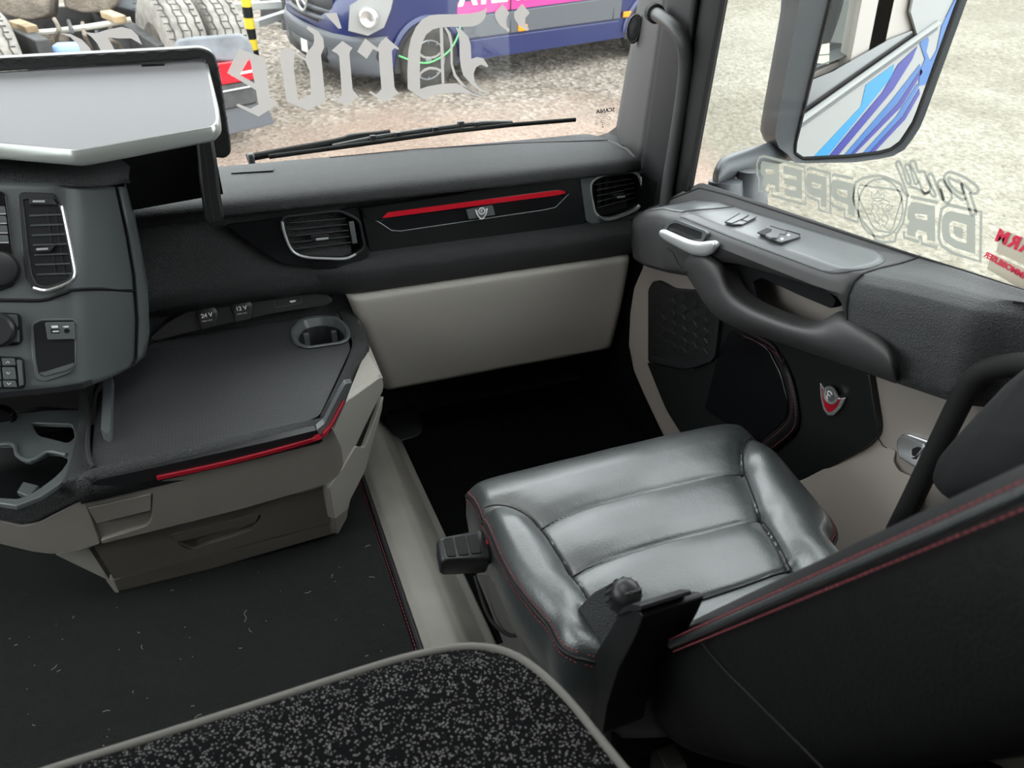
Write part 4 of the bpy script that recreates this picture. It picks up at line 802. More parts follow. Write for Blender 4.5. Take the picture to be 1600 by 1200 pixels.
def top_z(p, m):
    z = ZS+.012*(1-m**4)
    so = side_of(p)
    if p.y < lb[0].y+.02:
        f = min(1, max(0, (lb[0].y+.02-p.y)/.08)); z += f*(.015*math.sin(math.pi*min(1, max(0, so)/.11)**.8)) if so > 0 else 0
        if so < 0: z += f*(-.006)
    # front roll
    fy = max(0, (p.y-.965)/.10); z -= .030*fy*fy
    for i, s in enumerate(seams):
        d = dist(p, s)
        z -= (.005 if i < 3 else .006)*math.exp(-(d/.0045)**2)+.005*math.exp(-(d/.022)**2)
    z += .0006*math.sin(p.x*40+p.y*23)*math.sin(p.y*31-p.x*17)
    return z
NR = 90; V = [Vector((cen.x, cen.y, top_z(cen, 0)))]; Fc = []; n = len(outl)
for r in range(1, NR+1):
    m = r/NR
    for q in outl:
        p = cen.lerp(q, m); p = Vector((p.x, p.y, ZS)); V.append(Vector((p.x, p.y, top_z(p, m)-.010*max(0, (m-.93)/.07)**2)))
nrm = []
for i, q in enumerate(outl):
    t = outl[(i+1) % n]-outl[i-1]; o_ = Vector((t.y, -t.x, 0)).normalized(); o_ = o_ if o_.dot(q-cen) > 0 else -o_; nrm.append(o_)
for (o_, dz) in ((.005, -.010), (.008, -.022), (.010, -.055), (.006, -.10), (-.005, -.14), (-.04, -.155)):
    b0 = 1+(NR-1)*n
    for i, q in enumerate(outl): V.append(V[b0+i]+nrm[i]*o_+Vector((0, 0, dz)))
tot = NR+6
for i in range(n): Fc.append([0, 1+i, 1+(i+1) % n])
for r in range(tot-1):
    for i in range(n): Fc.append([1+r*n+i, 1+r*n+(i+1) % n, 1+(r+1)*n+(i+1) % n, 1+(r+1)*n+i])
mesh_obj('cushion', V, Fc, 'leather', seat, angle=80)
for i, s in enumerate(seams): tube('cushion_seam', [Vector((p.x, p.y, top_z(p, .6)+.0004)) for p in s], .0012, 'black', seat, n=5)
b0 = 1+(NR-1)*n; vis = [k for k in range(n)]
for off, dz in ((.0045, -.006), (.0085, -.020)):
    stitches('edge_stitching', [V[b0+i]+nrm[i]*off+Vector((0, 0, dz)) for i in range(0, n)], MATS['red_thread'], seat, r=.0008, on=.004, gap=.0025)
tube('edge_piping', [V[b0+i]+nrm[i]*.0072+Vector((0, 0, -.013)) for i in range(n)], .003, 'leather_matt', seat, n=6, closed=True)
# seat base
loft('seat_pan', [ring([(.35, .60), (.77, .60), (.77, 1.0), (.37, 1.0)], z) for z in (.10, .20)], 'black', seat, smooth=False, bevel=.01)
loft('suspension_boot', [[Vector((x+dx, y, z)) for x, y in ((.38, .62), (.74, .62), (.74, .95), (.38, .95))] for z, dx in ((-.10, 0), (-.06, .012), (-.02, 0), (.02, .012), (.06, 0), (.10, .01))], 'rubber', seat)
mat('base_grey', (.075, .073, .070), .6, grain=('noise', 500, .0006), bump=.3)
plate('seat_foot', [(.315, .45, -.05), (.79, .45, -.05), (.79, 1.02, -.05), (.315, 1.02, -.05)], (0, 0, -.085), 'base_grey', seat, bevel=.012)
plate('seat_rail', [P(x, y, x=.325) for x, y in rnd([(742, 895), (800, 900), (850, 985), (850, 1060), (800, 1040)], 6)], (.03, 0, 0), 'base_grey', seat, bevel=.004)
tube('control_cable', spline([P(742, 900, x=.31), P(762, 960, x=.31), P(790, 990, x=.32), P(815, 985, x=.33), P(800, 930, x=.34)], 6), .0035, 'rubber', seat, n=8)
# control pod
pc = Vector((.246, .905, .285)); R_ = Matrix.Rotation(-.12, 3, 'Z') @ Matrix.Rotation(.30, 3, 'X') @ Matrix.Rotation(.1, 3, 'Y')
def pod_ring(z, sx, sy): return [pc+R_ @ Vector((x*sx, y*sy, z)) for x, y in rnd([(-.036, -.022), (.036, -.026), (.036, .026), (-.036, .022)], .008, 4)]
def v2(l): return l
def prr(z, s): 
    pts = rnd([Vector((-.034*s, -.020*s, z)), Vector((.036*s, -.026*s, z)), Vector((.036*s, .026*s, z)), Vector((-.034*s, .020*s, z))], .008, 4); return [pc+R_ @ p for p in pts]
pod = loft('control_pod', [prr(-.030, .9), prr(-.024, 1.06), prr(.004, 1.12), prr(.012, 1.06), prr(.015, .95)], 'dark_plastic', seat)
for (x, w_) in ((-.021, .014), (-.002, .016), (.018, .016)):
    plate('pod_button', [pc+R_ @ v for v in rnd([Vector((x-w_/2, -.017, .0175)), Vector((x+w_/2, -.018, .0175)), Vector((x+w_/2, .018, .0175)), Vector((x-w_/2, .017, .0175))], .003, 3)], R_ @ Vector((0, 0, -.004)), 'rubber', pod, bevel=.001)
b = MB(); b.tube([pc+R_ @ Vector((.03, 0, -.01)), pc+Vector((.07, -.005, -.03)), pc+Vector((.12, 0, -.06))], .014, 8); b.build('pod_arm', 'dark_plastic', pod)
plate('pod_tab', [pc+R_ @ Vector(v) for v in ((.036, .004, .004), (.043, .006, .004), (.043, .014, .004), (.036, .012, .004))], (0, 0, -.003), 'red_gloss', pod, bevel=.0005)
# backrest
XB = .375
B0, B1 = P(1080, 974, x=XB), P(1600, 731, x=XB); bd = (B1-B0); bd.x = 0; bd.normalize(); bn = Vector((0, -bd.z, bd.y)); bn = bn if bn.y < 0 else -bn   # towards the rear
def back_ring(s, w0, w1, th, inset):
    c0 = B0+bd*s; pts = []
    prof_ = [(0, .010), (.012, .0), (.5, .035), (.988, 0), (1, .010)]
    front = [(XB+inset+(w1)*u, -.0+d) for u, d in ((0, .014), (.03, .002), (.10, -.012), (.22, -.002), (.30, .012), (.5, .016), (.70, .012), (.78, -.002), (.90, -.012), (.97, .002), (1, .014))]
    back = [(XB+inset+w1*u, th+d) for u, d in ((1, -.03), (.96, -.006), (.85, .006), (.5, .012), (.15, .006), (.04, -.006), (0, -.03))]
    return [Vector((x, c0.y, c0.z))+bn*d for x, d in front+back]
rg = [back_ring(s, 0, w_, t_, i_) for s, w_, t_, i_ in ((-.27, .42, .10, .03), (-.25, .46, .13, .015), (-.12, .48, .15, .004), (.0, .49, .16, .0), (.10, .50, .165, 0), (.25, .50, .16, 0), (.40, .49, .15, .004), (.52, .46, .13, .02), (.58, .40, .10, .05), (.60, .3, .06, .1))]
loft('backrest', rg, 'leather_matt', seat, subsurf=2)
pipe = [B0+bd*s+bn*.012+Vector((-.004, 0, 0)) for s in [k*.02-.06 for k in range(32)]]
tube('backrest_piping', pipe, .004, 'leather', seat, n=8)
for d in (-.006, .007): stitches('backrest_stitching', [B0+bd*s+bn*(.012+d)+Vector((-.0035, 0, 0)) for s in [k*.02-.06 for k in range(30)]], MATS['red_thread'], seat, r=.0009, on=.005, gap=.002)
tube('backrest_seam', [P(x, y, x=XB-.002) for x, y in spline([(1085, 985), (1096, 1005), (1130, 1045), (1200, 1115), (1275, 1190), (1320, 1240)], 5)], .0007, 'leather_matt', seat, n=5)
plate('recliner_cover', [P(x, y, x=.43) for x, y in rnd([(980, 1142), (1002, 1130), (1044, 1205), (1060, 1260), (990, 1260)], 4)], (.03, 0, 0), 'base_grey', seat, bevel=.004)
# folded armrest with adjusting wheel
XA = .325
arm = [(950, 988), (964, 964), (980, 953), (998, 954), (1004, 964), (994, 992), (966, 1046), (948, 1104), (942, 1150), (915, 1138), (884, 1098)]
am = plate('armrest', [P(x, y, x=XA) for x, y in rnd(arm, [8, 6, 6, 4, 4, 8, 0, 0, 8, 8, 8])], (.075, 0, 0), mat('arm_black', (.006, .006, .007), .5), seat, bevel=.012, seg=4)
plate('arm_cap', [P(x, y, x=XA-.004) for x, y in rnd([(962, 962), (974, 949), (986, 944), (1000, 946), (1002, 954), (984, 955)], 2)], (.060, 0, 0), 'dark_plastic', am, bevel=.004)
plate('arm_bracket', [P(x, y, x=XA+.012) for x, y in rnd([(927, 926), (960, 908), (980, 930), (960, 975), (890, 1100), (862, 1080), (836, 1046), (870, 985)], 4)], (.02, 0, 0), 'dash_soft', am, bevel=.003)
kc = P(975, 930, x=XA+.02); ka = (P(1004, 912, x=XA+.01)-P(965, 942, x=XA+.02)).normalized(); b = MB(); b.lathe(kc-ka*.018, ka, [(.016, 0), (.018, .004), (.018, .030), (.015, .038), (.008, .042), (.001, .0425)], 20)
kw = b.build('adjusting_wheel', 'dark_plastic', am, angle=50)
b = MB(); u_ = ka.orthogonal().normalized(); v_ = ka.cross(u_)
for k in range(14):
    a = 2*math.pi*k/14; d = u_*math.cos(a)+v_*math.sin(a); b.tube([kc-ka*.014+d*.0182, kc+ka*.010+d*.0182], .0016, 4)
b.build('wheel_ribs', 'rubber', kw)
# ================================================================ bunk
bk = thing('bunk', (-.4, -.2, 0), 'speckled dark fabric bunk mattress with grey piped edge', 'bed')
ZB = .405
bpx = [(-500, 1400), (-200, 1297), (90, 1201), (250, 1151), (400, 1103), (520, 1064), (620, 1033), (690, 1017), (735, 1012), (775, 1016), (812, 1030), (850, 1058), (890, 1098), (930, 1147), (975, 1203)]
bl = resample(spline([P(x, y, z=ZB) for x, y in bpx], 5), 70); e = bl[-1]; bl += [Vector((lerp(e.x, .62, k/10), lerp(e.y, -.9, k/10), ZB)) for k in range(1, 11)]; bl = [Vector((-1.2, bl[0].y-.005, ZB))]+bl
bring = bl+[Vector((-1.2, -.9, ZB))]
cb_ = Vector((-.35, -.2, ZB))
rings = [[p+Vector((0, 0, -.14)) for p in bring], [p+Vector((0, 0, -.004)) for p in bring], [cb_.lerp(p, .995)+Vector((0, 0, .002)) for p in bring], [cb_.lerp(p, .96)+Vector((0, 0, .010)) for p in bring], [cb_.lerp(p, .85)+Vector((0, 0, .016)) for p in bring], [cb_.lerp(p, .02)+Vector((0, 0, .018)) for p in bring]]
loft('mattress', rings, 'fabric_speck', bk, angle=60)
tube('edge_piping', [p+Vector((0, 0, .001)) for p in bl], .0050, 'piping', bk, n=10)
plate('bunk_base', [(-1.2, -.93, .265), (.50, -.93, .265), (.18, .40, .265), (.1, .55, .265), (-1.2, .55, .265)], (0, 0, -.26), 'base_grey', bk, bevel=.01)
# ================================================================ yard outside: rising gravel ground
G0, GS = -1.45, .21
GN = Vector((0, -GS, 1)).normalized(); GP = Plane((0, 0, G0), GN)
def gravel_mat():
    m = bpy.data.materials.new('yard_gravel'); m.use_nodes = True; nt = m.node_tree; b = nt.nodes['Principled BSDF']; b.inputs['Roughness'].default_value = .9; b.inputs['Specular IOR Level'].default_value = .15
    ge = nt.nodes.new('ShaderNodeNewGeometry'); sep = nt.nodes.new('ShaderNodeSeparateXYZ'); nt.links.new(ge.outputs['Position'], sep.inputs[0])
    def noise(sc, det=6, rough=.6):
        n = nt.nodes.new('ShaderNodeTexNoise'); n.inputs['Scale'].default_value = sc; n.inputs['Detail'].default_value = det; n.inputs['Roughness'].default_value = rough; nt.links.new(ge.outputs['Position'], n.inputs['Vector']); return n.outputs['Fac']
    def ramp(f, stops):
        r = nt.nodes.new('ShaderNodeValToRGB'); nt.links.new(f, r.inputs[0]); e = r.color_ramp.elements
        e[0].position, e[0].color = stops[0][0], (*stops[0][1], 1); e[1].position, e[1].color = stops[-1][0], (*stops[-1][1], 1)
        for p, c in stops[1:-1]: q = e.new(p); q.color = (*c, 1)
        return r.outputs[0]
    def mix(f, a, c, mode='MIX'):
        x = nt.nodes.new('ShaderNodeMix'); x.data_type = 'RGBA'; x.blend_type = mode
        if hasattr(f, 'default_value') and not isinstance(f, float): nt.links.new(f, x.inputs[0])
        else: x.inputs[0].default_value = f
        nt.links.new(a, x.inputs[6]); nt.links.new(c, x.inputs[7]); return x.outputs[2]
    def mrange(f, a, c):
        r = nt.nodes.new('ShaderNodeMapRange'); r.inputs[1].default_value = a; r.inputs[2].default_value = c; nt.links.new(f, r.inputs[0]); return r.outputs[0]
    v = nt.nodes.new('ShaderNodeTexVoronoi'); v.inputs['Scale'].default_value = 24; nt.links.new(ge.outputs['Position'], v.inputs['Vector'])
    k = YARD
    stones = ramp(mrange(v.outputs['Color'], 0, 1), [(0, (.10*k, .085*k, .070*k)), (.35, (.21*k, .18*k, .15*k)), (.7, (.34*k, .30*k, .255*k)), (1, (.50*k, .46*k, .41*k))])
    fines = ramp(noise(26, 10, .75), [(.30, (.19*k, .138*k, .110*k)), (.5, (.33*k, .252*k, .205*k)), (.70, (.44*k, .352*k, .295*k))])
    sand = ramp(noise(16, 14, .85), [(.36, (.10*k, .092*k, .070*k)), (.45, (.205*k, .19*k, .15*k)), (.53, (.285*k, .27*k, .22*k)), (.64, (.40*k, .385*k, .33*k))])
    wet = ramp(noise(.55, 4), [(.42, (.78, .76, .74)), (.62, (1.08, 1.08, 1.08))])
    # stones lie thick far from the truck, fines in the wheel track near it, sand to its side
    yy = nt.nodes.new('ShaderNodeMath'); yy.operation = 'MULTIPLY_ADD'; nt.links.new(noise(.9, 4), yy.inputs[0]); yy.inputs[1].default_value = 3.0; nt.links.new(sep.outputs['Y'], yy.inputs[2])
    f1 = mrange(yy.outputs[0], 8.3, 9.4)
    xx = nt.nodes.new('ShaderNodeMath'); xx.operation = 'MULTIPLY_ADD'; nt.links.new(noise(.7, 3), xx.inputs[0]); xx.inputs[1].default_value = 1.2
    xy = nt.nodes.new('ShaderNodeMath'); xy.operation = 'MULTIPLY_ADD'; nt.links.new(sep.outputs['Y'], xy.inputs[0]); xy.inputs[1].default_value = -.35; nt.links.new(sep.outputs['X'], xy.inputs[2]); nt.links.new(xy.outputs[0], xx.inputs[2])
    f2 = mrange(xx.outputs[0], 2.3, 3.0)
    c = mix(f1, fines, stones); c = mix(f2, c, sand); c = mix(1.0, c, wet, 'MULTIPLY'); nt.links.new(c, b.inputs['Base Color'])
    bp = nt.nodes.new('ShaderNodeBump'); bp.inputs['Strength'].default_value = .8; bp.inputs['Distance'].default_value = .03
    ad = nt.nodes.new('ShaderNodeMath'); ad.operation = 'ADD'; nt.links.new(v.outputs['Distance'], ad.inputs[0]); nt.links.new(noise(14, 8), ad.inputs[1]); nt.links.new(ad.outputs[0], bp.inputs['Height']); nt.links.new(bp.outputs[0], b.inputs['Normal'])
    return m
YARD = .80
MATS['yard_gravel'] = gravel_mat()
def gfun(u, v):
    x, y = lerp(-30, 40, u), lerp(-25, 40, v); z = G0+GS*y
    z += .03*math.sin(x*1.3+y*.7)+.02*math.sin(y*2.1-x*.4) if y > 3 or x > 2 else 0
    return (x, y, z)
tag(grid('ground', gfun, 140, 130, 'yard_gravel'), 'rutted pale gravel yard around the truck', 'ground', kind='structure')
# ================================================================ van
va_, vb_ = GP(668, 143), GP(1003, 86)
VL = (vb_-va_).normalized(); VW = GN.cross(VL).normalized()
if VW.y < 0: VW = -VW
def vp(l, h, d=0): return va_+VL*l+GN*h+VW*d
mat('van_blue', (.011, .017, .080), .3, coat=.5); mat('van_grey', (.072, .076, .086), .55); mat('van_pink', (.52, .035, .20), .4); mat('van_dark', (.02, .02, .022), .6)
mat('lamp_clear', (.27, .27, .265), .15, coat=.6); mat('amber', (.85, .25, .01), .3); mat('plate_white', (.6, .6, .58), .4); mat('alloy', (.30, .31, .33), .35, metal=.7); mat('tyre', (.040, .037, .034), .85, grain=('noise', 120, .004), bump=.4, var=(9, .4))
van = thing('delivery_van', va_, 'dark blue panel van with pink stripe and white lettering parked outside', 'van')
def nose(l0, d_in):     # plan outline of the van at one height, nose at l0
    pl = [(3.95, 0), (2.0, 0), (.2, 0), (-.30, .01), (-.55, .05), (l0+.12, .16), (l0+.03, .36), (l0, .62), (l0-.02, .88), (l0, 1.14), (l0+.03, 1.40), (l0+.12, 1.60), (-.55, 1.71), (-.3, 1.75), (.2, 1.76), (3.95, 1.76)]
    return pl
hs = [(.24, -.74), (.30, -.82), (.45, -.86), (.66, -.86), (.80, -.82), (.95, -.74), (1.05, -.60), (1.15, -.35)]
body = loft('body_shell', [[vp(max(l, l0 if True else l), h, d) for l, d in nose(l0, 0)] for h, l0 in hs], 'van_blue', van, angle=50)
loft('upper_body', [[vp(l, h, d) for l, d in pl] for h, pl in ((1.15, [(3.95, .02), (-.2, .02), (-.36, .5), (-.36, 1.26), (-.2, 1.74), (3.95, 1.74)]), (1.75, [(3.95, .06), (.25, .08), (.15, .5), (.15, 1.26), (.25, 1.68), (3.95, 1.7)]), (2.25, [(3.9, .14), (.75, .16), (.65, .5), (.65, 1.26), (.75, 1.6), (3.9, 1.62)]))], 'van_blue', van, smooth=False)
loft('windscreen', [[vp(-.20, 1.2, .14), vp(-.36, 1.2, .5), vp(-.36, 1.2, 1.26), vp(-.20, 1.2, 1.62)], [vp(.20, 1.7, .2), vp(.12, 1.7, .5), vp(.12, 1.7, 1.26), vp(.20, 1.7, 1.56)]], 'gloss_black', van, closed=False, solid=.01)
plate('side_window', [vp(.15, 1.2, .0), vp(1.2, 1.2, .0), vp(1.2, 1.7, .04), vp(.42, 1.7, .04)], VW*.03, 'gloss_black', van)
# grey bumper
bo_ = [(-.42, .02), (-.55, .04), (-.74, .15), (-.84, .36), (-.875, .62), (-.89, .88), (-.875, 1.14), (-.84, 1.4), (-.74, 1.61), (-.42, 1.74)]
loft('bumper', [[vp(l*k, h, d-.012 if d < .8 else d+.012) for l, d in bo_] for h, k in ((.20, .94), (.24, .99), (.33, 1.025), (.36, 1.01), (.44, 1.02), (.52, 1.03), (.57, 1.0))], 'van_grey', van, closed=False, solid=.02)
loft('lower_grille', [[vp(l*1.02, h, d-.014) for l, d in ((-.86, .45), (-.90, .7), (-.905, .88), (-.90, 1.06), (-.86, 1.31))] for h in (.28, .42)], 'van_dark', van, closed=False, solid=.02)
for i in range(4):
    h = .66+i*.075; tube('grille_bar', [vp(l, h, d) for l, d in ((-.80+i*.01, .42), (-.86+i*.01, .62), (-.885+i*.01, .88), (-.86+i*.01, 1.14), (-.80+i*.01, 1.34))], .026, 'van_grey', van, n=8)
loft('grille_back', [[vp(l, h, d) for l, d in ((-.80, .38), (-.86, .6), (-.88, .88), (-.86, 1.16), (-.80, 1.38))] for h in (.62, .93)], 'van_dark', van, closed=False, solid=.02)
sc_ = vp(-.915, .80, .80); sn_ = (-VL).normalized(); b = MB(); b.tube([sc_+(GN*math.cos(a)+VW*math.sin(a))*.11 for a in [k*math.pi/12 for k in range(24)]], .013, 8, True)
for k in range(3):
    a = k*2*math.pi/3; b.tube([sc_, sc_+(GN*math.cos(a)+VW*math.sin(a))*.108], [.016, .006], 6)
b.build('star_emblem', 'chrome', van)
hl_ = loft('headlamp', [[vp(l, h, d) for l, h, d in r] for r in ([(-.735, .62, .20), (-.60, .60, .035), (-.46, .66, .0), (-.40, .80, .0), (-.34, .96, .01), (-.44, .98, .02), (-.58, .94, .06), (-.70, .84, .18)], [(-.76, .62, .16), (-.64, .60, .0), (-.48, .66, -.02), (-.40, .80, -.02), (-.34, .96, -.012), (-.46, .98, -.01), (-.62, .94, .02), (-.74, .84, .13)])], 'lamp_clear', van)
b = MB(); b.lathe(vp(-.60, .75, .02), (-VL-VW*.8), [(.085, 0), (.085, .05), (.07, .06), (.05, .045), (.001, .04)], 18); b.build('lamp_reflector', 'chrome', hl_)
pl_ = plate('number_plate', [vp(-.905, .30, .66), vp(-.935, .30, .88), vp(-.935, .42, .88), vp(-.905, .42, .66)], -VW*.01, 'plate_white', van, bevel=0)
b = MB(); b.lathe(vp(-.50, .40, .015), (-VL*.3-VW), [(.05, -.01), (.05, .012), (.04, .015), (.001, .008)], 16); b.build('fog_lamp', 'van_dark', van)
# side: cladding, sill, stripe, markers
def side(name, pts, t, m, off=0, **k): return plate(name, [vp(l, h, -off) for l, h in pts], VW*t, m, van, **k)
side('side_cladding', [(.42, .46), (2.62, .46), (2.62, .70), (.42, .66)], .03, 'van_grey', .022, bevel=.008); side('side_cladding', [(3.45, .46), (3.95, .46), (3.95, .70), (3.45, .70)], .03, 'van_grey', .022, bevel=.008)
side('sill', [(.46, .24), (2.60, .24), (2.62, .44), (.44, .44)], .03, 'van_blue', .012, bevel=.008)
side('pink_stripe', [(.36, .68), (3.9, .72), (3.9, .90), (.36, .80)], .006, 'van_pink', .004, bevel=0)
for l in (1.12, 2.66): side('amber_marker', [(l, .47), (l+.12, .47), (l+.12, .53), (l, .53)], .02, 'amber', .034, bevel=.005)
for l in (1.02, 2.50): tube('door_gap', [vp(l, .46, -.024), vp(l, .8, -.006), vp(l, 1.1, -.004)], .006, 'van_dark', van, n=5)
Mx = frame_from(vp(.83, .872, -.012), VL, -VW); text_mesh('van_lettering', 'ATENS', .30, Mx, 'white_print', van, bold=.012, depth=.004)
Mx = frame_from(vp(1.98, .79, -.014), VL, -VW); text_mesh('van_lettering', 'www.', .14, Mx, 'white_print', van, bold=.004, depth=.003)
def wheel(parent, c, ax, R, W_, m_t='tyre', spokes=10, outer=True):
    ax = ax.normalized(); b = MB(); b.lathe(c, ax, [(R*.60, -W_/2), (R*.72, -W_/2*1.02), (R*.93, -W_/2*.98), (R*.985, -W_/2*.8), (R, -W_/2*.5), (R, W_/2*.5), (R*.985, W_/2*.8), (R*.93, W_/2*.98), (R*.72, W_/2*1.02), (R*.60, W_/2)], 40); w_ = b.build('wheel', m_t, parent, angle=60)
    b = MB(); b.lathe(c, ax, [(R*.61, -W_/2*.98), (R*.56, -W_/2*.9), (R*.52, -W_/2*.5), (R*.1, -W_/2*.4), (R*.1, -W_/2*.3), (R*.5, W_/2*.3), (R*.6, W_/2*.9)], 32); b.build('rim', 'van_dark' if spokes else m_t, w_)
    u = GN; v = ax.cross(u).normalized()
    for k in range(spokes):
        a = 2*math.pi*k/spokes; d = u*math.cos(a)+v*math.sin(a); s = MB(); s.tube([c-ax*(W_/2*.72)+d*R*.08, c-ax*(W_/2*.90)+d*R*.57], R*.045, 6); s.build('spoke', 'alloy', w_)
    if spokes: b = MB(); b.lathe(c-ax*W_/2*.75, -ax, [(R*.13, 0), (R*.13, .02), (R*.1, .03), (.001, .03)], 14); b.build('hub', 'alloy', w_); b = MB(); b.tube([c-ax*W_/2*.95+(u*math.cos(a)+v*math.sin(a))*R*.585 for a in [k*math.pi/16 for k in range(32)]], R*.03, 6, True); b.build('rim_ring', 'alloy', w_)
    return w_
RW = .315
for l in (0, 3.12):
    b = MB(); b.poly([vp(l+math.cos(a)*RW*1.22, .30+max(-.08, math.sin(a)*RW*1.22), -.003) for a in [k*math.pi/16-.3 for k in range(22)]], VW*.02); b.build('wheel_arch', 'van_dark', van, smooth=False)
    tube('arch_lip', [vp(l+math.cos(a)*RW*1.27, .30+math.sin(a)*RW*1.27, -.01) for a in [k*math.pi/20 for k in range(0, 21)]], .028, 'van_blue', van, n=8)
    wheel(van, vp(l, RW, .07), VW, RW, .21)
tube('green_strap', spline([vp(-.35, .40, -.05), vp(-.18, .33, -.06), vp(0, .30, -.06), vp(.22, .38, -.06), vp(.34, .52, -.05), vp(.38, .62, -.03)], 5), .008, mat('strap_green', (.12, .45, .16), .6), van, n=6)
# ================================================================ tractor chassis at the far side of the yard
tc_ = thing('truck_chassis', P(150, 300, y=7.2)-GN*.4, 'dusty rear end of a tractor truck chassis with twin tyres and tail lamp', 'truck')
mat('tyre_dusty', (.20, .185, .165), .9, grain=('noise', 60, .01), bump=.5, var=(14, .3)); mat('chassis_mud', (.14, .115, .092), .9, grain=('noise', 40, .02), bump=.8, var=(5, .6)); mat('mudguard', (.135, .145, .16), .5, var=(8, .3)); mat('chassis_dark', (.045, .044, .045), .7, var=(8, .5)); mat('rail_rust', (.30, .215, .125), .8, var=(9, .4)); mat('pipe_pale', (.42, .40, .35), .6)
mat('lamp_red', (.55, .01, .02), .25, coat=.5); mat('tank_blue', (.20, .30, .50), .4); mat('yellow', (.62, .46, .03), .5); mat('galv', (.42, .43, .42), .45, metal=.4)
AX = Vector((.95, .30, .0)).normalized()
def truck_tyre(c, R=.50, W_=.29):
    b = MB(); b.lathe(c, AX, [(R*.55, -W_/2), (R*.75, -W_/2*1.03), (R*.93, -W_/2), (R*.99, -W_/2*.85), (R, -W_/2*.4), (R, W_/2*.4), (R*.99, W_/2*.85), (R*.93, W_/2), (R*.75, W_/2*1.03), (R*.55, W_/2)], 44); t = b.build('tyre', 'tyre_dusty', tc_, angle=60)
    u = GN; v = AX.cross(u).normalized(); s = MB()
    for o_ in (-.33, -.11, .11, .33): s.tube([c+AX*(o_*W_+.012*(k % 2))+(u*math.cos(a)+v*math.sin(a))*R*1.001 for k, a in enumerate([j*math.pi/30 for j in range(60)])], .006, 4, True)
    for k in range(54):
        a = k*2*math.pi/54; d = u*math.cos(a)+v*math.sin(a)
        s.tube([c-AX*W_*.47+d*R*1.0, c-AX*W_*.33+d*R*1.001], .005, 4); s.tube([c+AX*W_*.47+d*R*1.0, c+AX*W_*.33+d*R*1.001], .005, 4); s.tube([c-AX*W_*.1+d*R*1.001, c+AX*W_*.1+d*R*1.001], .004, 4)
    s.build('tread_grooves', 'tyre', t)
    b = MB(); b.lathe(c, AX, [(R*.56, -W_*.5), (R*.5, -W_*.42), (R*.3, -W_*.2), (.05, -W_*.2), (.05, W_*.2), (R*.5, W_*.42), (R*.56, W_*.5)], 24); b.build('rim', 'chassis_mud', t); return t
c1, c2 = P(274, 92, y=7.20), P(336, 87, y=7.42); c3 = P(0, 132, y=7.0); c4 = P(-80, 140, y=6.8)
for c in (c1, c2, c3, c4): truck_tyre(c)
def guard(c, W_, a0, a1, R, m, name='mudguard'):
    u = GN; v = AX.cross(u).normalized(); v = v if v.y < 0 else -v
    return loft(name, [[c+AX*x+(v*math.cos(a)+u*math.sin(a))*R for x in (-W_/2, -W_*.47, 0, W_*.47, W_/2)] for a in [lerp(a0, a1, k/10) for k in range(11)]], m, tc_, closed=False, solid=.02)
gc = (c1+c2)/2+AX*.0-Vector((0, .06, 0))
guard(gc, .52, -.30, .40, .56, 'mudguard'); plate('guard_plate', [P(x, y, y=6.62) for x, y in rnd([(275, 62), (300, 58), (378, 52), (392, 66), (398, 88), (396, 100), (345, 96), (290, 92), (272, 76)], 6)], (0, .05, 0), 'mudguard', tc_, bevel=.02, seg=3)
tlm = plate('tail_lamp', [P(x, y, y=6.56) for x, y in rnd([(338, 99), (394, 92), (398, 124), (346, 133)], 3)], (0, .1, 0), 'lamp_red', tc_, bevel=.01); plate('lamp_stripe', [P(x, y, y=6.55) for x, y in ((362, 115), (394, 109), (394, 113), (362, 119))], (0, .01, 0), 'plate_white', tlm, bevel=0)
plate('rear_bumper', [P(x, y, y=6.58) for x, y in rnd([(340, 134), (400, 124), (402, 160), (350, 172)], 3)], (0, .1, 0), 'chassis_dark', tc_, bevel=.01); tube('bumper_edge', [P(345, 144, y=6.56), P(418, 130, y=6.56)], .006, 'plate_white', tc_, n=6)
plate('mudflap', [P(x, y, y=6.6) for x, y in rnd([(345, 172), (404, 160), (418, 165), (428, 190), (427, 194), (350, 212)], 3)], (0, .02, 0), 'van_grey', tc_, bevel=.004)
for (a, c, r) in (((-60, 20), (75, 92), .10), ((150, 25), (262, 100), .08)): 
    b = MB(); pa, pc_ = P(*a, y=8.4), P(*c, y=6.9); d = (pc_-pa).normalized(); q = frame_from((0, 0, 0), d, GN).to_3x3(); b.box((pa+pc_)/2, (pc_-pa).length, .10, .26, q); b.build('frame_rail', 'chassis_dark', tc_, bevel=.01)
tube('cross_pipe', spline([P(30, 52, y=7.2), P(75, 50, y=7.2), P(140, 42, y=7.2), P(205, 31, y=7.2)], 4), .022, 'pipe_pale', tc_, n=8)
for (x0, y0, x1, y1, yy) in ((22, 30, 52, 52, 7.3), (165, 18, 190, 34, 7.3)): b = MB(); pa, pc_ = P(x0, y0, y=yy), P(x1, y1, y=yy-.2); d = (pc_-pa).normalized(); b.box((pa+pc_)/2, (pc_-pa).length, .09, .05, frame_from((0, 0, 0), d, GN).to_3x3()); b.build('rusty_bracket', 'rail_rust', tc_, bevel=.006)
def lump(name, px, y, d, m, r=6): return plate(name, [P(a, c, y=y) for a, c in rnd(px, r)], (0, d, 0), m, tc_, bevel=.06, seg=4)
lump('coupling_plate', [(-40, -40), (74, -40), (79, 5), (76, 27), (40, 33), (0, 22), (-40, 0)], 7.5, .5, 'chassis_mud', 8); lump('coupling_plate', [(96, -40), (190, -40), (184, 8), (168, 20), (125, 20), (100, 12)], 7.7, .5, 'chassis_mud', 8)
lump('deck_plate', [(-60, 10), (230, 10), (240, 60), (120, 110), (-60, 110)], 8.3, .1, 'chassis_dark', 4)
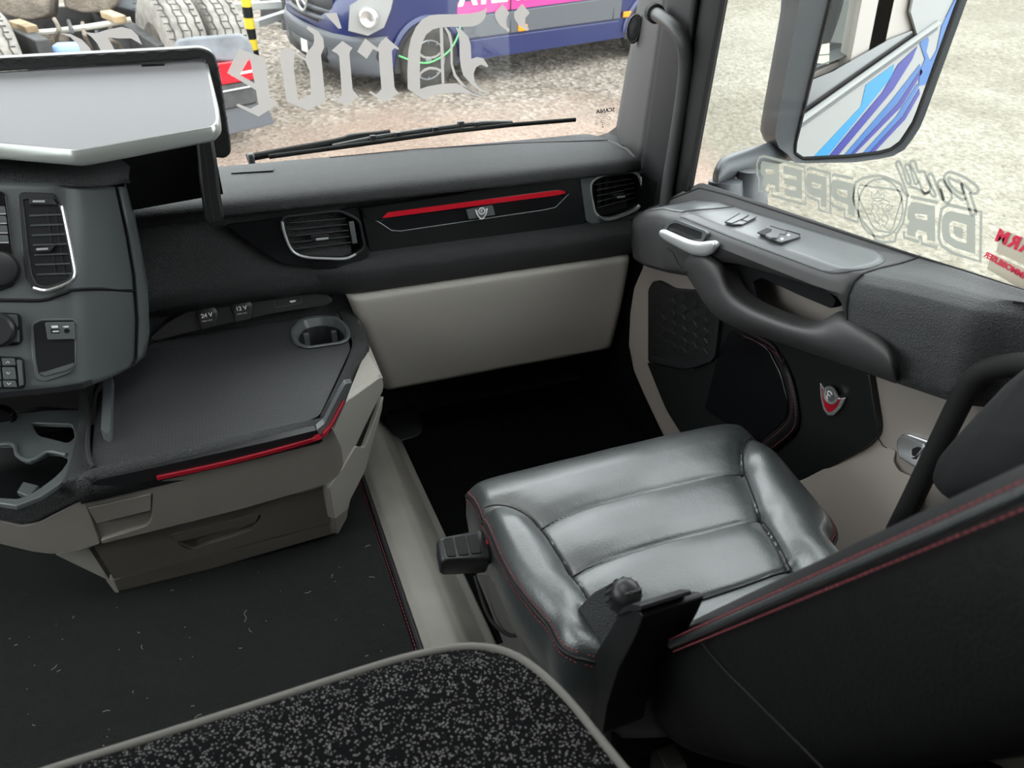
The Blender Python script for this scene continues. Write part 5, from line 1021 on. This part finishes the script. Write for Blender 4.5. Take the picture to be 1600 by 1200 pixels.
lump('gear_box', [(38, 58), (95, 48), (110, 90), (110, 120), (45, 120)], 7.4, .4, 'chassis_mud', 5); lump('battery_box', [(150, 55), (215, 45), (245, 90), (240, 120), (150, 120)], 7.5, .3, 'chassis_dark', 5); lump('wheel_well', [(170, -20), (300, -20), (300, 14), (230, 22), (180, 12)], 7.9, .3, 'mudguard', 5)
b = MB(); b.lathe(P(112, 79, y=7.0)-Vector((.1, 0, 0)), (1, 0, 0), [(.001, -.03), (.04, -.02), (.06, .02), (.06, .16), (.04, .20), (.001, .21)], 16); b.build('air_tank', 'tank_blue', tc_)
for k in range(5): tube('air_hose', spline([P(85+k*22, 30+k*3, y=7.35), P(92+k*20, 45+k*4, y=7.1), P(88+k*24, 60+k*2, y=7.15), P(96+k*24, 80, y=7.2)], 5), .016, 'chassis_dark' if k % 2 else 'chassis_mud', tc_, n=6)
# ================================================================ barrier, rails and steel rack
pb, pt = GP(401, 100), None
bp_ = thing('barrier_post', GP(402, 118), 'yellow and black striped barrier post beside the dusty truck', 'post')
q0 = GP(402, 118); top_ = q0+GN*1.6
tube('foot', [q0, q0+GN*.18], .035, 'galv', bp_, n=10)
for k in range(14): tube('yellow_band' if k % 2 else 'black_band', [q0+GN*(.16+k*.1), q0+GN*(.16+(k+1)*.1)], .05, 'yellow' if k % 2 else 'black', bp_, n=10)
def bar_thing(name, a, c, y0, y1, w_, m, lab, cat): 
    pa, pc_ = P(*a, y=y0), P(*c, y=y1); d = (pc_-pa).normalized(); b = MB(); b.box((pa+pc_)/2, (pc_-pa).length, w_, w_, frame_from((0, 0, 0), d, GN).to_3x3()); return tag(b.build(name, m, bevel=.006), lab, cat)
bar_thing('guard_rail', (330, 7), (440, 12), 9.2, 9.3, .07, 'galv', 'level galvanised rail behind the striped barrier post', 'rail')
bar_thing('steel_bar', (400, 36), (450, 22), 9.0, 9.4, .07, 'galv', 'short sloping galvanised bar at the foot of the striped post', 'rail')
rk = thing('steel_rack', P(455, 60, y=10.6), 'dark steel rack standing between the striped post and the van', 'rack')
for k, (x0, y0, x1, y1) in enumerate(((440, -30, 446, 52), (462, -30, 470, 52))): tube('rack_post', [P(x0, y0, y=10.6), P(x1, y1, y=10.6)], .04, 'chassis_dark', rk, n=6)
for y in (5, 22, 38, 50): tube('rack_shelf', [P(442, y, y=10.6), P(468, y, y=10.6)], .03, 'chassis_dark', rk, n=6)
plate('rack_panel', [P(x, y, y=10.8) for x, y in ((405, -30), (466, -30), (468, 25), (440, 36), (408, 28))], (0, .1, 0), 'chassis_dark', rk, bevel=0)
# ================================================================ wiper
wp = thing('windscreen_wiper', WS(380, 250), 'black windscreen wiper resting along the foot of the windscreen', 'wiper')
def WO(x, y, o): return WS(x, y, -o)      # outside the glass
tube('arm', [WO(386, 247, .05), WO(440, 237, .06), WO(520, 223, .065), WO(560, 214, .06), WO(610, 208, .05)], .010, 'rubber', wp, n=8)
tube('arm_strut', spline([WO(400, 247, .05), WO(470, 232, .07), WO(530, 222, .07), WO(545, 212, .06), WO(600, 206, .05)], 5), .004, 'grey_plastic', wp, n=6)
tube('blade', [WO(420, 245, .02), WO(560, 226, .02), WO(700, 206, .02), WO(800, 195, .02), WO(899, 187, .02)], .0062, 'rubber', wp, n=8)
tube('frame', spline([WO(520, 229, .03), WO(600, 213, .04), WO(700, 199, .04), WO(750, 193, .035), WO(800, 192, .03)], 4), .0068, 'slat_grey', wp, n=8)
for q in ((583, 216), (622, 211), (680, 203), (720, 194), (745, 195)): b = MB(); b.box(WO(*q, .03), .016, .02, .016); b.build('clip', 'dark_plastic', wp, bevel=.002)
b = MB(); b.lathe(WO(392, 245, .04), (0, -.3, 1), [(.009, -.02), (.009, .005), (.006, .009), (.001, .010)], 12); b.build('pivot_cap', 'grey_plastic', wp)
cowl = tag(plate('trim_6', [ws_at(-1.0, .62, -.012), ws_at(1.15, .62, -.012), (1.15, 2.35, .58), (-1.0, 2.35, .60)], (0, 0, -.02), 'van_grey', bevel=0), 'grey cowl panel outside the foot of the windscreen', 'trim', kind='structure')
# ================================================================ outer skin and mirror
sk2 = thing('door_2', (1.135, .8, -.9), 'white outer skin of the cab door with blue stripes seen in the mirror', 'door', kind='structure')
XO = 1.135
def osill(y): return .48+(.9486-y)*.1408
plate('outer_panel', [(XO, -.9, -.9), (XO, 1.78, -.9), (XO, 1.78, osill(1.78)), (XO, -.9, osill(-.9))], (-.01, 0, 0), 'cab_white', sk2, bevel=0)
tube('sill_strip', [(XO+.004, -.3, osill(-.3)), (XO+.004, 1.72, osill(1.72))], .014, 'cab_white', sk2, n=8); tube('sill_rubber', [(XO+.002, -.3, osill(-.3)-.024), (XO+.002, 1.72, osill(1.72)-.024)], .008, 'van_grey', sk2, n=8)
plate('lower_glass_trim', [(XO-.012, -.1, osill(-.1)), (XO-.012, 1.74, osill(1.74)), (XO-.012, 1.74, .618), (XO-.012, .7, .618), (XO-.012, .2, .66), (XO-.012, -.1, .66)], (-.01, 0, 0), 'gloss_black', sk2, bevel=0)
plate('rear_pillar', [(XO-.002, -.9, osill(-.9)), (XO-.002, -.1, osill(-.1)), (XO-.002, .05, .75), (XO-.002, .10, 1.5), (XO-.002, -.9, 1.5)], (-.01, 0, 0), 'cab_white', sk2, bevel=0)
mir = thing('wing_mirror', (1.45, 1.80, .45), 'large dark grey wing mirror reflecting the white striped cab side', 'mirror')
# the glass: a plane through its centre, turned so that it shows the cab side to the photographer
MC = P(1350, 140, y=1.70)
def refl_hit(n, px, py):
    pl = Plane(MC, n); h = pl(px, py); d = (h-CAM_O).normalized(); r = d-2*d.dot(pl.n)*pl.n
    t = (XO-h.x)/r.x if abs(r.x) > 1e-6 else 1e6; return h+r*t, t
_a, _e = .5845, -.0643; MN = Vector((-math.sin(_a)*math.cos(_e), -math.cos(_a)*math.cos(_e), math.sin(_e))); MP = Plane(MC, MN)
def MR(px, py, o=.004): p, t = refl_hit(MN, px, py); return Vector((XO+o, p.y, p.z))
gl = [(1320, -130), (1298, 0), (1242, 228), (1242, 240), (1252, 247), (1330, 243), (1385, 236), (1404, 226), (1428, 190), (1497, 0), (1545, -130)]
ho = [(1262, -140), (1250, 0), (1211, 205), (1211, 226), (1232, 240), (1240, 254), (1335, 252), (1392, 244), (1414, 232), (1438, 195), (1509, 0), (1560, -140)]
mm = bpy.data.materials.new('mirror_glass'); mm.use_nodes = True; pb_ = mm.node_tree.nodes['Principled BSDF']; pb_.inputs['Base Color'].default_value = (.9, .92, .92, 1); pb_.inputs['Metallic'].default_value = 1; pb_.inputs['Roughness'].default_value = .0; MATS['mirror_glass'] = mm
plate('glass', [MP(x, y, .004) for x, y in rnd(gl, [0, 0, 4, 4, 5, 0, 6, 8, 10, 0, 0])], -MN*.003, 'mirror_glass', mir, bevel=0)
hp = [MP(x, y) for x, y in rnd(ho, [0, 0, 8, 8, 6, 6, 0, 10, 10, 10, 0, 0])]; hc_ = sum(hp, Vector())/len(hp); fdir = Vector((.1, 1, 0)).normalized()
mat('mirror_housing', (.05, .055, .06), .45, grain=('noise', 900, .0005), bump=.2)
N_ = 60
def resample_closed(pts, n): return resample(list(pts)+[pts[0]], n)[:-1]
hp = resample_closed([MP(x, y) for x, y in rnd(ho, [0, 0, 8, 8, 6, 6, 0, 10, 10, 10, 0, 0])], N_); gi = resample_closed([MP(x, y) for x, y in rnd(gl, [0, 0, 4, 4, 5, 0, 6, 8, 10, 0, 0])], N_)
loft('housing', [[p+MN*.002 for p in gi], [p+MN*.012 for p in hp], hp, [hc_.lerp(p, .99)+fdir*.06 for p in hp], [hc_.lerp(p, .90)+fdir*.11 for p in hp], [hc_.lerp(p, .5)+fdir*.15 for p in hp]], 'mirror_housing', mir, angle=50)
tube('glass_seal', [p+MN*.008 for p in gi], .004, 'rubber', mir, n=6, closed=True)
ac = [P(1118, 278, y=1.74), P(1128, 266, y=1.76), P(1150, 258, y=1.80), P(1200, 242, y=1.86), P(1240, 232, y=1.90)]
rr = [.030, .040, .044, .044, .042]
def arm_ring(c, r, t): return [c+Vector((0, 0, 1))*r*.8*math.sin(a)+Vector((.3, .95, 0)).normalized()*r*1.0*math.cos(a) for a in [k*math.pi/8 for k in range(16)]]
loft('arm', [arm_ring(c, r, 0) for c, r in zip(spline(ac, 3), [interp([(0, .026), (3, .040), (6, .044), (12, .042)], k) for k in range(13)])], 'mirror_housing', mir)
b = MB(); b.lathe(P(1168, 318, y=1.74), (0, 0, 1), [(.055, -.06), (.055, 0), (.05, .03), (.038, .05), (.036, .09)], 20); b.build('arm_foot', 'mirror_housing', mir)
b = MB(); b.lathe(P(1132, 300, y=1.74), (0, 0, 1), [(.055, -.06), (.05, .0), (.045, .03)], 20); b.build('arm_foot', 'mirror_housing', mir)
# stripes on the skin, laid where the mirror shows them
mat('stripe_cyan', (.01, .17, .36), .5, spec=.2); mat('stripe_indigo', (.012, .014, .17), .5, spec=.2); mat('stripe_mid', (.015, .085, .26), .5, spec=.2)
for m_, px in (('stripe_cyan', [(1268, 247), (1344, 166), (1352, 132), (1396, 100), (1393, 118), (1374, 142), (1289, 247)]),
               ('stripe_indigo', [(1291, 247), (1378, 143), (1402, 100), (1432, 72), (1424, 92), (1394, 140), (1304, 247)]), ('stripe_mid', [(1314, 246), (1392, 156), (1436, 100), (1437, 106), (1402, 158), (1322, 246)]), ('stripe_indigo', [(1323, 246), (1403, 159), (1438, 107), (1440, 112), (1407, 166), (1329, 245)]),
               ('stripe_mid', [(1342, 244), (1400, 180), (1432, 130), (1434, 136), (1408, 180), (1350, 244)]), ('stripe_indigo', [(1351, 244), (1409, 181), (1435, 138), (1436, 146), (1413, 186), (1359, 243)]),
               ('stripe_mid', [(1436, 68), (1446, 50), (1450, 62), (1446, 80), (1452, 95), (1462, 78), (1470, 40), (1490, 0), (1510, -60), (1516, -60), (1496, 10), (1474, 70), (1450, 130), (1434, 134), (1436, 110), (1444, 92)])):
    try: plate('stripe', [MR(x, y, .003 if m_ != 'stripe_cyan' else .002) for x, y in px], (-.002, 0, 0), m_, sk2, bevel=0)
    except Exception as ex: print('stripe', ex)
# ================================================================ lettering on the glass
def vinyl(name, col, op):
    m = bpy.data.materials.new(name); m.use_nodes = True; nt = m.node_tree; nt.nodes.clear(); o = nt.nodes.new('ShaderNodeOutputMaterial'); mx = nt.nodes.new('ShaderNodeMixShader'); t = nt.nodes.new('ShaderNodeBsdfTransparent'); d = nt.nodes.new('ShaderNodeBsdfTranslucent'); df = nt.nodes.new('ShaderNodeBsdfDiffuse'); m2 = nt.nodes.new('ShaderNodeMixShader')
    d.inputs[0].default_value = (*col, 1); df.inputs[0].default_value = (*col, 1); m2.inputs[0].default_value = .2; nt.links.new(d.outputs[0], m2.inputs[1]); nt.links.new(df.outputs[0], m2.inputs[2])
    mx.inputs[0].default_value = op; nt.links.new(t.outputs[0], mx.inputs[1]); nt.links.new(m2.outputs[0], mx.inputs[2]); nt.links.new(mx.outputs[0], o.inputs[0]); MATS[name] = m
vinyl('frost_vinyl', (.30, .285, .275), .96); vinyl('frost_vinyl_side', (.185, .192, .175), .88)
def sheet(name, pts, m, parent, holes=()):        # vinyl film: a single layer stuck to the glass
    bm = bmesh.new(); es = []
    for lp in [pts]+list(holes):
        vs = [bm.verts.new(p) for p in lp]
        for i in range(len(vs)): es.append(bm.edges.new((vs[i], vs[(i+1) % len(vs)])))
    bmesh.ops.triangle_fill(bm, use_beauty=True, use_dissolve=False, edges=es); bm.verts.index_update()
    V = [v.co.copy() for v in bm.verts]; Fc = [[v.index for v in f.verts] for f in bm.faces]; bm.free()
    return mesh_obj(name, V, Fc, m, parent, smooth=False)
wl_ = thing('windscreen_lettering', WS(560, 180), 'frosted blackletter words in mirror writing across the windscreen', 'sticker')
WI = .004
def wpl(name, pts, holes=(), sm=0): 
    f = (lambda q: spline(q, sm, True)) if sm else (lambda q: q)
    return sheet(name, [WS(x, y, WI) for x, y in f(pts)], 'frost_vinyl', wl_, [[WS(x, y, WI) for x, y in f(h)] for h in holes])
wpl('letter', [(373, 76), (414, 90), (415.5, 100), (419, 130), (422, 152), (432, 165), (404, 182), (369, 165), (372, 162), (391, 170), (404, 163), (400, 141), (355, 114)], [[(390, 90), (375, 117), (398, 130)]])
wpl('letter', [(449, 74), (459, 79), (477, 91), (480, 81), (489, 71), (491, 63), (490, 54), (479, 45), (481, 40), (497, 49), (505, 60), (506.5, 74), (501.5, 86), (503, 100), (508, 152), (512, 155), (482, 173), (448, 159), (440, 105), (436, 84), (441, 77)], [[(460, 84), (477, 95), (484, 112), (486, 147), (468, 158), (465, 150), (459, 107)]])
wpl('letter', [(535, 64), (551, 75), (547, 80), (546, 85), (551, 140), (559, 150), (541, 167), (520, 152), (522, 149), (529, 154), (534, 148), (530, 88), (527, 84), (518, 79)]); wpl('letter_dot', [(507, 21), (526, 20), (534, 44), (529, 45)])
wpl('letter', [(570.5, 60), (590, 75), (592, 70), (596, 64), (603, 58), (623, 75), (623, 78), (616.5, 75), (612.5, 79), (613.5, 100), (616.5, 136), (619, 141), (623, 145), (601, 160), (576, 144), (579, 142), (588, 148), (596, 139), (592, 90), (592, 81), (583, 76.5), (573, 92), (558, 80.5)])
wpl('letter_stem', [(761, 12), (758, 28), (750, 37), (740, 41), (725, 42), (705, 42), (688, 43), (676, 46), (666, 54), (660, 66), (657, 80), (656, 110), (656.5, 139), (668, 135), (690, 131), (712, 130), (730, 137), (750, 147), (757, 152), (750, 152), (735, 147), (720, 145), (700, 145), (680, 148), (662, 155), (637, 139), (636.5, 110), (638, 80), (642, 60), (650, 42), (660, 30), (672, 24), (685, 22.5), (712, 22), (735, 21), (750, 18)])
wpl('letter_bar', [(687, 43.5), (692, 43), (694.5, 130.5), (690, 130.5)])
wpl('letter_curve', [(694, 43), (698, 43), (704, 52), (707, 66), (707.5, 100), (713, 117), (726, 133), (742, 144), (756, 151), (738, 145.5), (722, 135), (709, 119), (704, 100), (703.5, 68), (700, 54)])
wpl('letter_bowl', [(711, 42), (722, 47), (732, 58), (735.5, 70), (736.5, 92), (745, 89), (755, 91), (763, 103), (761, 105), (752, 101), (744, 105), (740, 115), (742, 128), (750, 138), (760, 145), (750, 143), (735, 130), (724, 118), (720, 105), (718, 85), (718, 65), (716, 52)])
wpl('letter_arc', [(656.4, 83), (664, 88), (672, 89), (682, 86), (687.6, 81), (687.6, 86), (680, 91), (670, 92), (662, 91), (656.4, 88)]); wpl('letter_arc', [(656.4, 113), (663, 107), (671, 104), (681, 105), (688.5, 108), (688.6, 113), (681, 109), (671, 108.5), (663, 112), (656.4, 117)])
wpl('quote_mark', [(785, 6.7), (796, 20), (791, 29), (791.5, 41), (796.7, 46.7), (795, 50), (781, 40), (774, 28), (773, 20)]); wpl('quote_mark', [(816, 6), (828, 20), (821, 28), (820.7, 37), (826.7, 45), (824.7, 48.7), (811, 40), (804, 29), (803, 20)])
wpl('letter', [(94, 52), (110, 53), (128, 62), (140, 74), (150, 92), (130, 92), (122, 70), (110, 58)]); wpl('letter', [(132, 50), (150, 52), (165, 47), (190, 42), (205, 46), (215, 55), (222, 70), (205, 60), (185, 60), (168, 58), (176, 72), (186, 92), (164, 92), (152, 68), (142, 57)])
# small print in the corner of the windscreen
gm = thing('glass_mark', WS(945, 215), 'tiny black maker print in the lower corner of the windscreen', 'sticker')
Mx = frame_from(WS(946, 173, .003), (-1, 0, -.05), (0, 1, 0)); text_mesh('maker_name', 'SCANIA', .0165, Mx, 'black', gm, bold=.0004, spacing=1.05)
b = MB()
for (x0, x1, y) in ((933, 955, 175), (939, 950, 178.5), (932, 948, 181), (932, 939, 184), (941, 946, 185), (938, 946, 188), (938, 946, 190), (938, 946, 192), (931, 948, 206.5)):
    x = x0
    while x < x1: b.tube([WS(x, y+(x-x0)*.12, .003), WS(min(x+1.6, x1), y+(x-x0)*.12, .003)], .0007, 4); x += 2.2
for (x, y, r) in ((951, 185, 2.4), (950, 193, 2.4), (932, 189, 1.6), (931.5, 194, 2)): b.tube([WS(x+r*math.cos(a), y+r*math.sin(a), .003) for a in [k*math.pi/6 for k in range(12)]], .0005, 4, True)
b.add([WS(940, 194, .003), WS(943, 194, .003), WS(941.5, 196, .003)], [[0, 1, 2]]); b.add([WS(939.5, 199, .003), WS(943.5, 199, .003), WS(941.5, 197, .003)], [[0, 1, 2]]); b.build('fine_print', 'black', gm)
# ---- decal on the side glass
SG = Plane((1.083, 0, 0), (-1, 0, 0)); sd_ = thing('side_window_decal', SG(1350, 400), 'pale mirror written block lettering with griffin crest on side window', 'sticker')
za = lambda pts: [(1180+x/3.81, 220+y/3.81) for x, y in pts]; zb = lambda pts: [(1180+x/7.273, 240+y/7.273) for x, y in pts]; zc = lambda pts: [(1380+x/5.714, 240+y/5.714) for x, y in pts]
def spl(name, pts, holes=()): return sheet(name, [SG(x, y) for x, y in pts], 'frost_vinyl_side', sd_, [[SG(x, y) for x, y in h] for h in holes])
def band(name, pts, w_, closed=True, sm=0):
    if sm: pts = [tuple(p) for p in spline([Vector(p) for p in pts], sm, closed)]
    p3 = [SG(x, y) for x, y in pts]; n = len(p3); L, R2 = [], []
    for i in range(n):
        t = (p3[(i+1) % n]-p3[i-1]) if closed else p3[min(i+1, n-1)]-p3[max(i-1, 0)]; t.normalize(); q = Vector((0, -t.z, t.y))*w_/2; L.append(p3[i]+q); R2.append(p3[i]-q)
    V = L+R2; Fc = []
    for i in range(n if closed else n-1):
        j = (i+1) % n; Fc += [[i, j, n+j, n+i]]
    return mesh_obj(name, V, Fc, 'frost_vinyl_side', sd_, smooth=False)
LW = .0056
spl('letter', za([(1110, 470), (1130, 430), (1160, 418), (1310, 450), (1310, 675), (1180, 635), (1120, 590), (1110, 540)]), [za([(1155, 495), (1175, 475), (1260, 500), (1258, 610), (1200, 595), (1165, 570), (1155, 540)])]); spl('letter_core', za([(1180, 507), (1237, 522), (1235, 585), (1195, 570), (1182, 550)]))
band('letter_outline', za([(1095, 500), (1110, 405), (1150, 380), (1345, 425), (1340, 720), (1180, 670), (1110, 625), (1093, 580)]), LW)
spl('letter', za([(910, 395), (930, 365), (960, 365), (1070, 390), (1072, 600), (1025, 590), (1022, 545), (970, 530), (955, 545), (955, 575), (905, 560), (905, 510), (920, 485), (905, 460)]), [za([(950, 432), (1025, 442), (1025, 475), (955, 462)])]); spl('letter_core', za([(970, 443), (1005, 452), (1005, 457), (970, 450)]))
band('letter_outline', za([(925, 332), (1088, 368)]), LW, False); band('letter_outline', za([(887, 540), (885, 575), (975, 602), (976, 570), (988, 566), (992, 612), (1085, 637)]), LW, False)
spl('letter', zb([(860, 345), (885, 300), (920, 298), (1130, 345), (1130, 715), (1055, 690), (1055, 580), (950, 545), (880, 500), (860, 440)]), [zb([(930, 397), (1050, 422), (1050, 500), (960, 478), (930, 450)])]); spl('letter_core', zb([(955, 435), (1022, 452), (1022, 464), (955, 447)]))
band('letter_outline', zb([(872, 252), (900, 240), (1115, 284)]), LW, False); band('letter_outline', zb([(1178, 640), (1165, 780), (1015, 730), (1012, 640), (885, 592), (868, 555)]), LW, False)
spl('letter', zb([(575, 275), (590, 230), (620, 220), (810, 270), (810, 615), (750, 600), (745, 505), (640, 475), (585, 430), (575, 360)]), [zb([(640, 317), (750, 345), (745, 410), (660, 385), (640, 360)])]); spl('letter_core', zb([(665, 350), (717, 366), (717, 378), (665, 362)]))
band('letter_outline', zb([(584, 190), (620, 165), (850, 225), (855, 680), (725, 640), (720, 540), (605, 492), (588, 465)]), LW, False)
spl('letter', zb([(320, 135), (530, 185), (530, 520), (335, 465), (330, 400), (470, 425), (470, 380), (330, 345), (330, 275), (470, 305), (470, 262), (320, 225)]))
spl('letter', zb([(60, 130), (80, 85), (270, 120), (275, 440), (230, 430), (225, 360), (150, 340), (130, 370), (125, 395), (80, 385), (80, 310), (100, 270), (70, 240), (60, 200)]), [zb([(115, 190), (130, 170), (215, 190), (215, 232), (160, 240), (125, 225)])])
band('letter_outline', zb([(40, 420), (45, 290), (25, 240), (20, 120), (50, 40), (100, 30), (560, 150), (575, 580), (190, 480), (190, 400), (160, 392), (155, 450)]), LW)
# crest
band('crest_line', za([(600, 245), (640, 222), (690, 212), (740, 208), (790, 222), (830, 240), (868, 262), (880, 300), (905, 330), (898, 400), (880, 490), (840, 555), (832, 600), (760, 605), (715, 590), (700, 552), (640, 480), (600, 405), (583, 345), (592, 280)]), .005)
band('crest_line', za([(745+132*math.cos(a)-18*math.sin(a), 400+172*math.sin(a)+25*math.cos(a)) for a in [k*math.pi/14 for k in range(28)]]), .0038)
band('crest_line', za([(622, 262), (700, 275), (800, 285), (865, 300), (875, 340), (845, 430), (820, 520), (800, 545), (730, 535), (700, 510), (660, 430), (620, 350), (610, 300)]), .0034)
hd_ = [(708, 352), (692, 375), (700, 400), (690, 420), (708, 440), (712, 470), (735, 490), (745, 515), (758, 495), (775, 515), (780, 490), (792, 470), (780, 440), (770, 420), (795, 415), (815, 400), (822, 388), (800, 392), (792, 405), (775, 398), (785, 385), (800, 380), (795, 362), (770, 350), (745, 355), (725, 362)]
band('crest_line', za(hd_), .0024); band('crest_line', za([(695, 345), (690, 305), (712, 325), (732, 298), (745, 325), (768, 305), (765, 345), (730, 340)]), .0024); band('crest_line', za([(720, 380), (735, 400), (722, 430), (740, 455), (735, 480)]), .002, False, 3); band('crest_line', za([(745, 375), (762, 372), (755, 400), (765, 430), (752, 460), (762, 485)]), .002, False, 3)
# script word
for q, c in (([(230, 385), (200, 320), (165, 220), (115, 95), (130, 72), (152, 80), (185, 165), (205, 240), (235, 272), (245, 255), (225, 190), (195, 118), (215, 95), (240, 130), (270, 230), (290, 272), (310, 255), (285, 180), (240, 92), (255, 66), (285, 75), (310, 160), (350, 158), (372, 172), (388, 230), (420, 300), (405, 345), (365, 352), (335, 290), (320, 240)], False),
             ([(235, 290), (262, 302), (300, 312), (335, 330), (370, 358), (410, 345), (450, 385), (468, 370), (440, 310), (400, 212), (412, 185), (440, 190), (480, 300), (522, 402), (540, 395), (490, 275), (500, 242), (532, 236), (562, 290), (600, 340), (610, 400), (572, 438), (540, 420), (512, 310)], False),
             ([(735, 392), (715, 412), (660, 380), (590, 310), (545, 222), (560, 182), (600, 166), (700, 200), (800, 262), (848, 312), (840, 348), (800, 355), (745, 300), (700, 262), (720, 330), (740, 400), (770, 500), (785, 540), (812, 545), (828, 520), (800, 430), (770, 345)], False), ([(580, 216), (640, 240), (690, 262), (704, 320), (716, 366), (655, 332), (602, 282)], True)):
    band('script_outline', zc(q), .0048, c, 3)
# warning stickers
mat('card_film', (.62, .56, .46), .5, alpha=.72); st1 = thing('alarm_sticker', SG(1600, 420), 'see-through warning sticker with red alarm print at window edge', 'sticker')
plate('film', [SG(x, y) for x, y in ((1566, 359), (1660, 392), (1660, 442), (1556, 394))], (.0006, 0, 0), 'card_film', st1, bevel=0)
dx_ = (SG(1640, 402)-SG(1570, 372)).normalized(); Mx = frame_from(SG(1601, 386, .001), -dx_, (1, 0, 0)); text_mesh('sticker_text', 'ALARM', .026, Mx, mat('sticker_red', (.75, .03, .08), .5), st1, bold=.0012, spacing=1.25)
st2 = thing('immobiliser_sticker', SG(1590, 440), 'see-through sticker with small red immobiliser print above the door sill', 'sticker')
plate('film', [SG(x, y) for x, y in ((1550, 396), (1660, 447), (1660, 490), (1542, 420))], (.0006, 0, 0), 'card_film', st2, bevel=0)
dx_ = (SG(1587, 424)-SG(1552, 404)).normalized(); Mx = frame_from(SG(1569, 414, .001), -dx_, (1, 0, 0)); text_mesh('sticker_text', 'IMMOBILISER', .0125, Mx, 'sticker_red', st2, bold=.0004)
for o in bpy.data.objects:
    if '_base' in o: del o['_base']
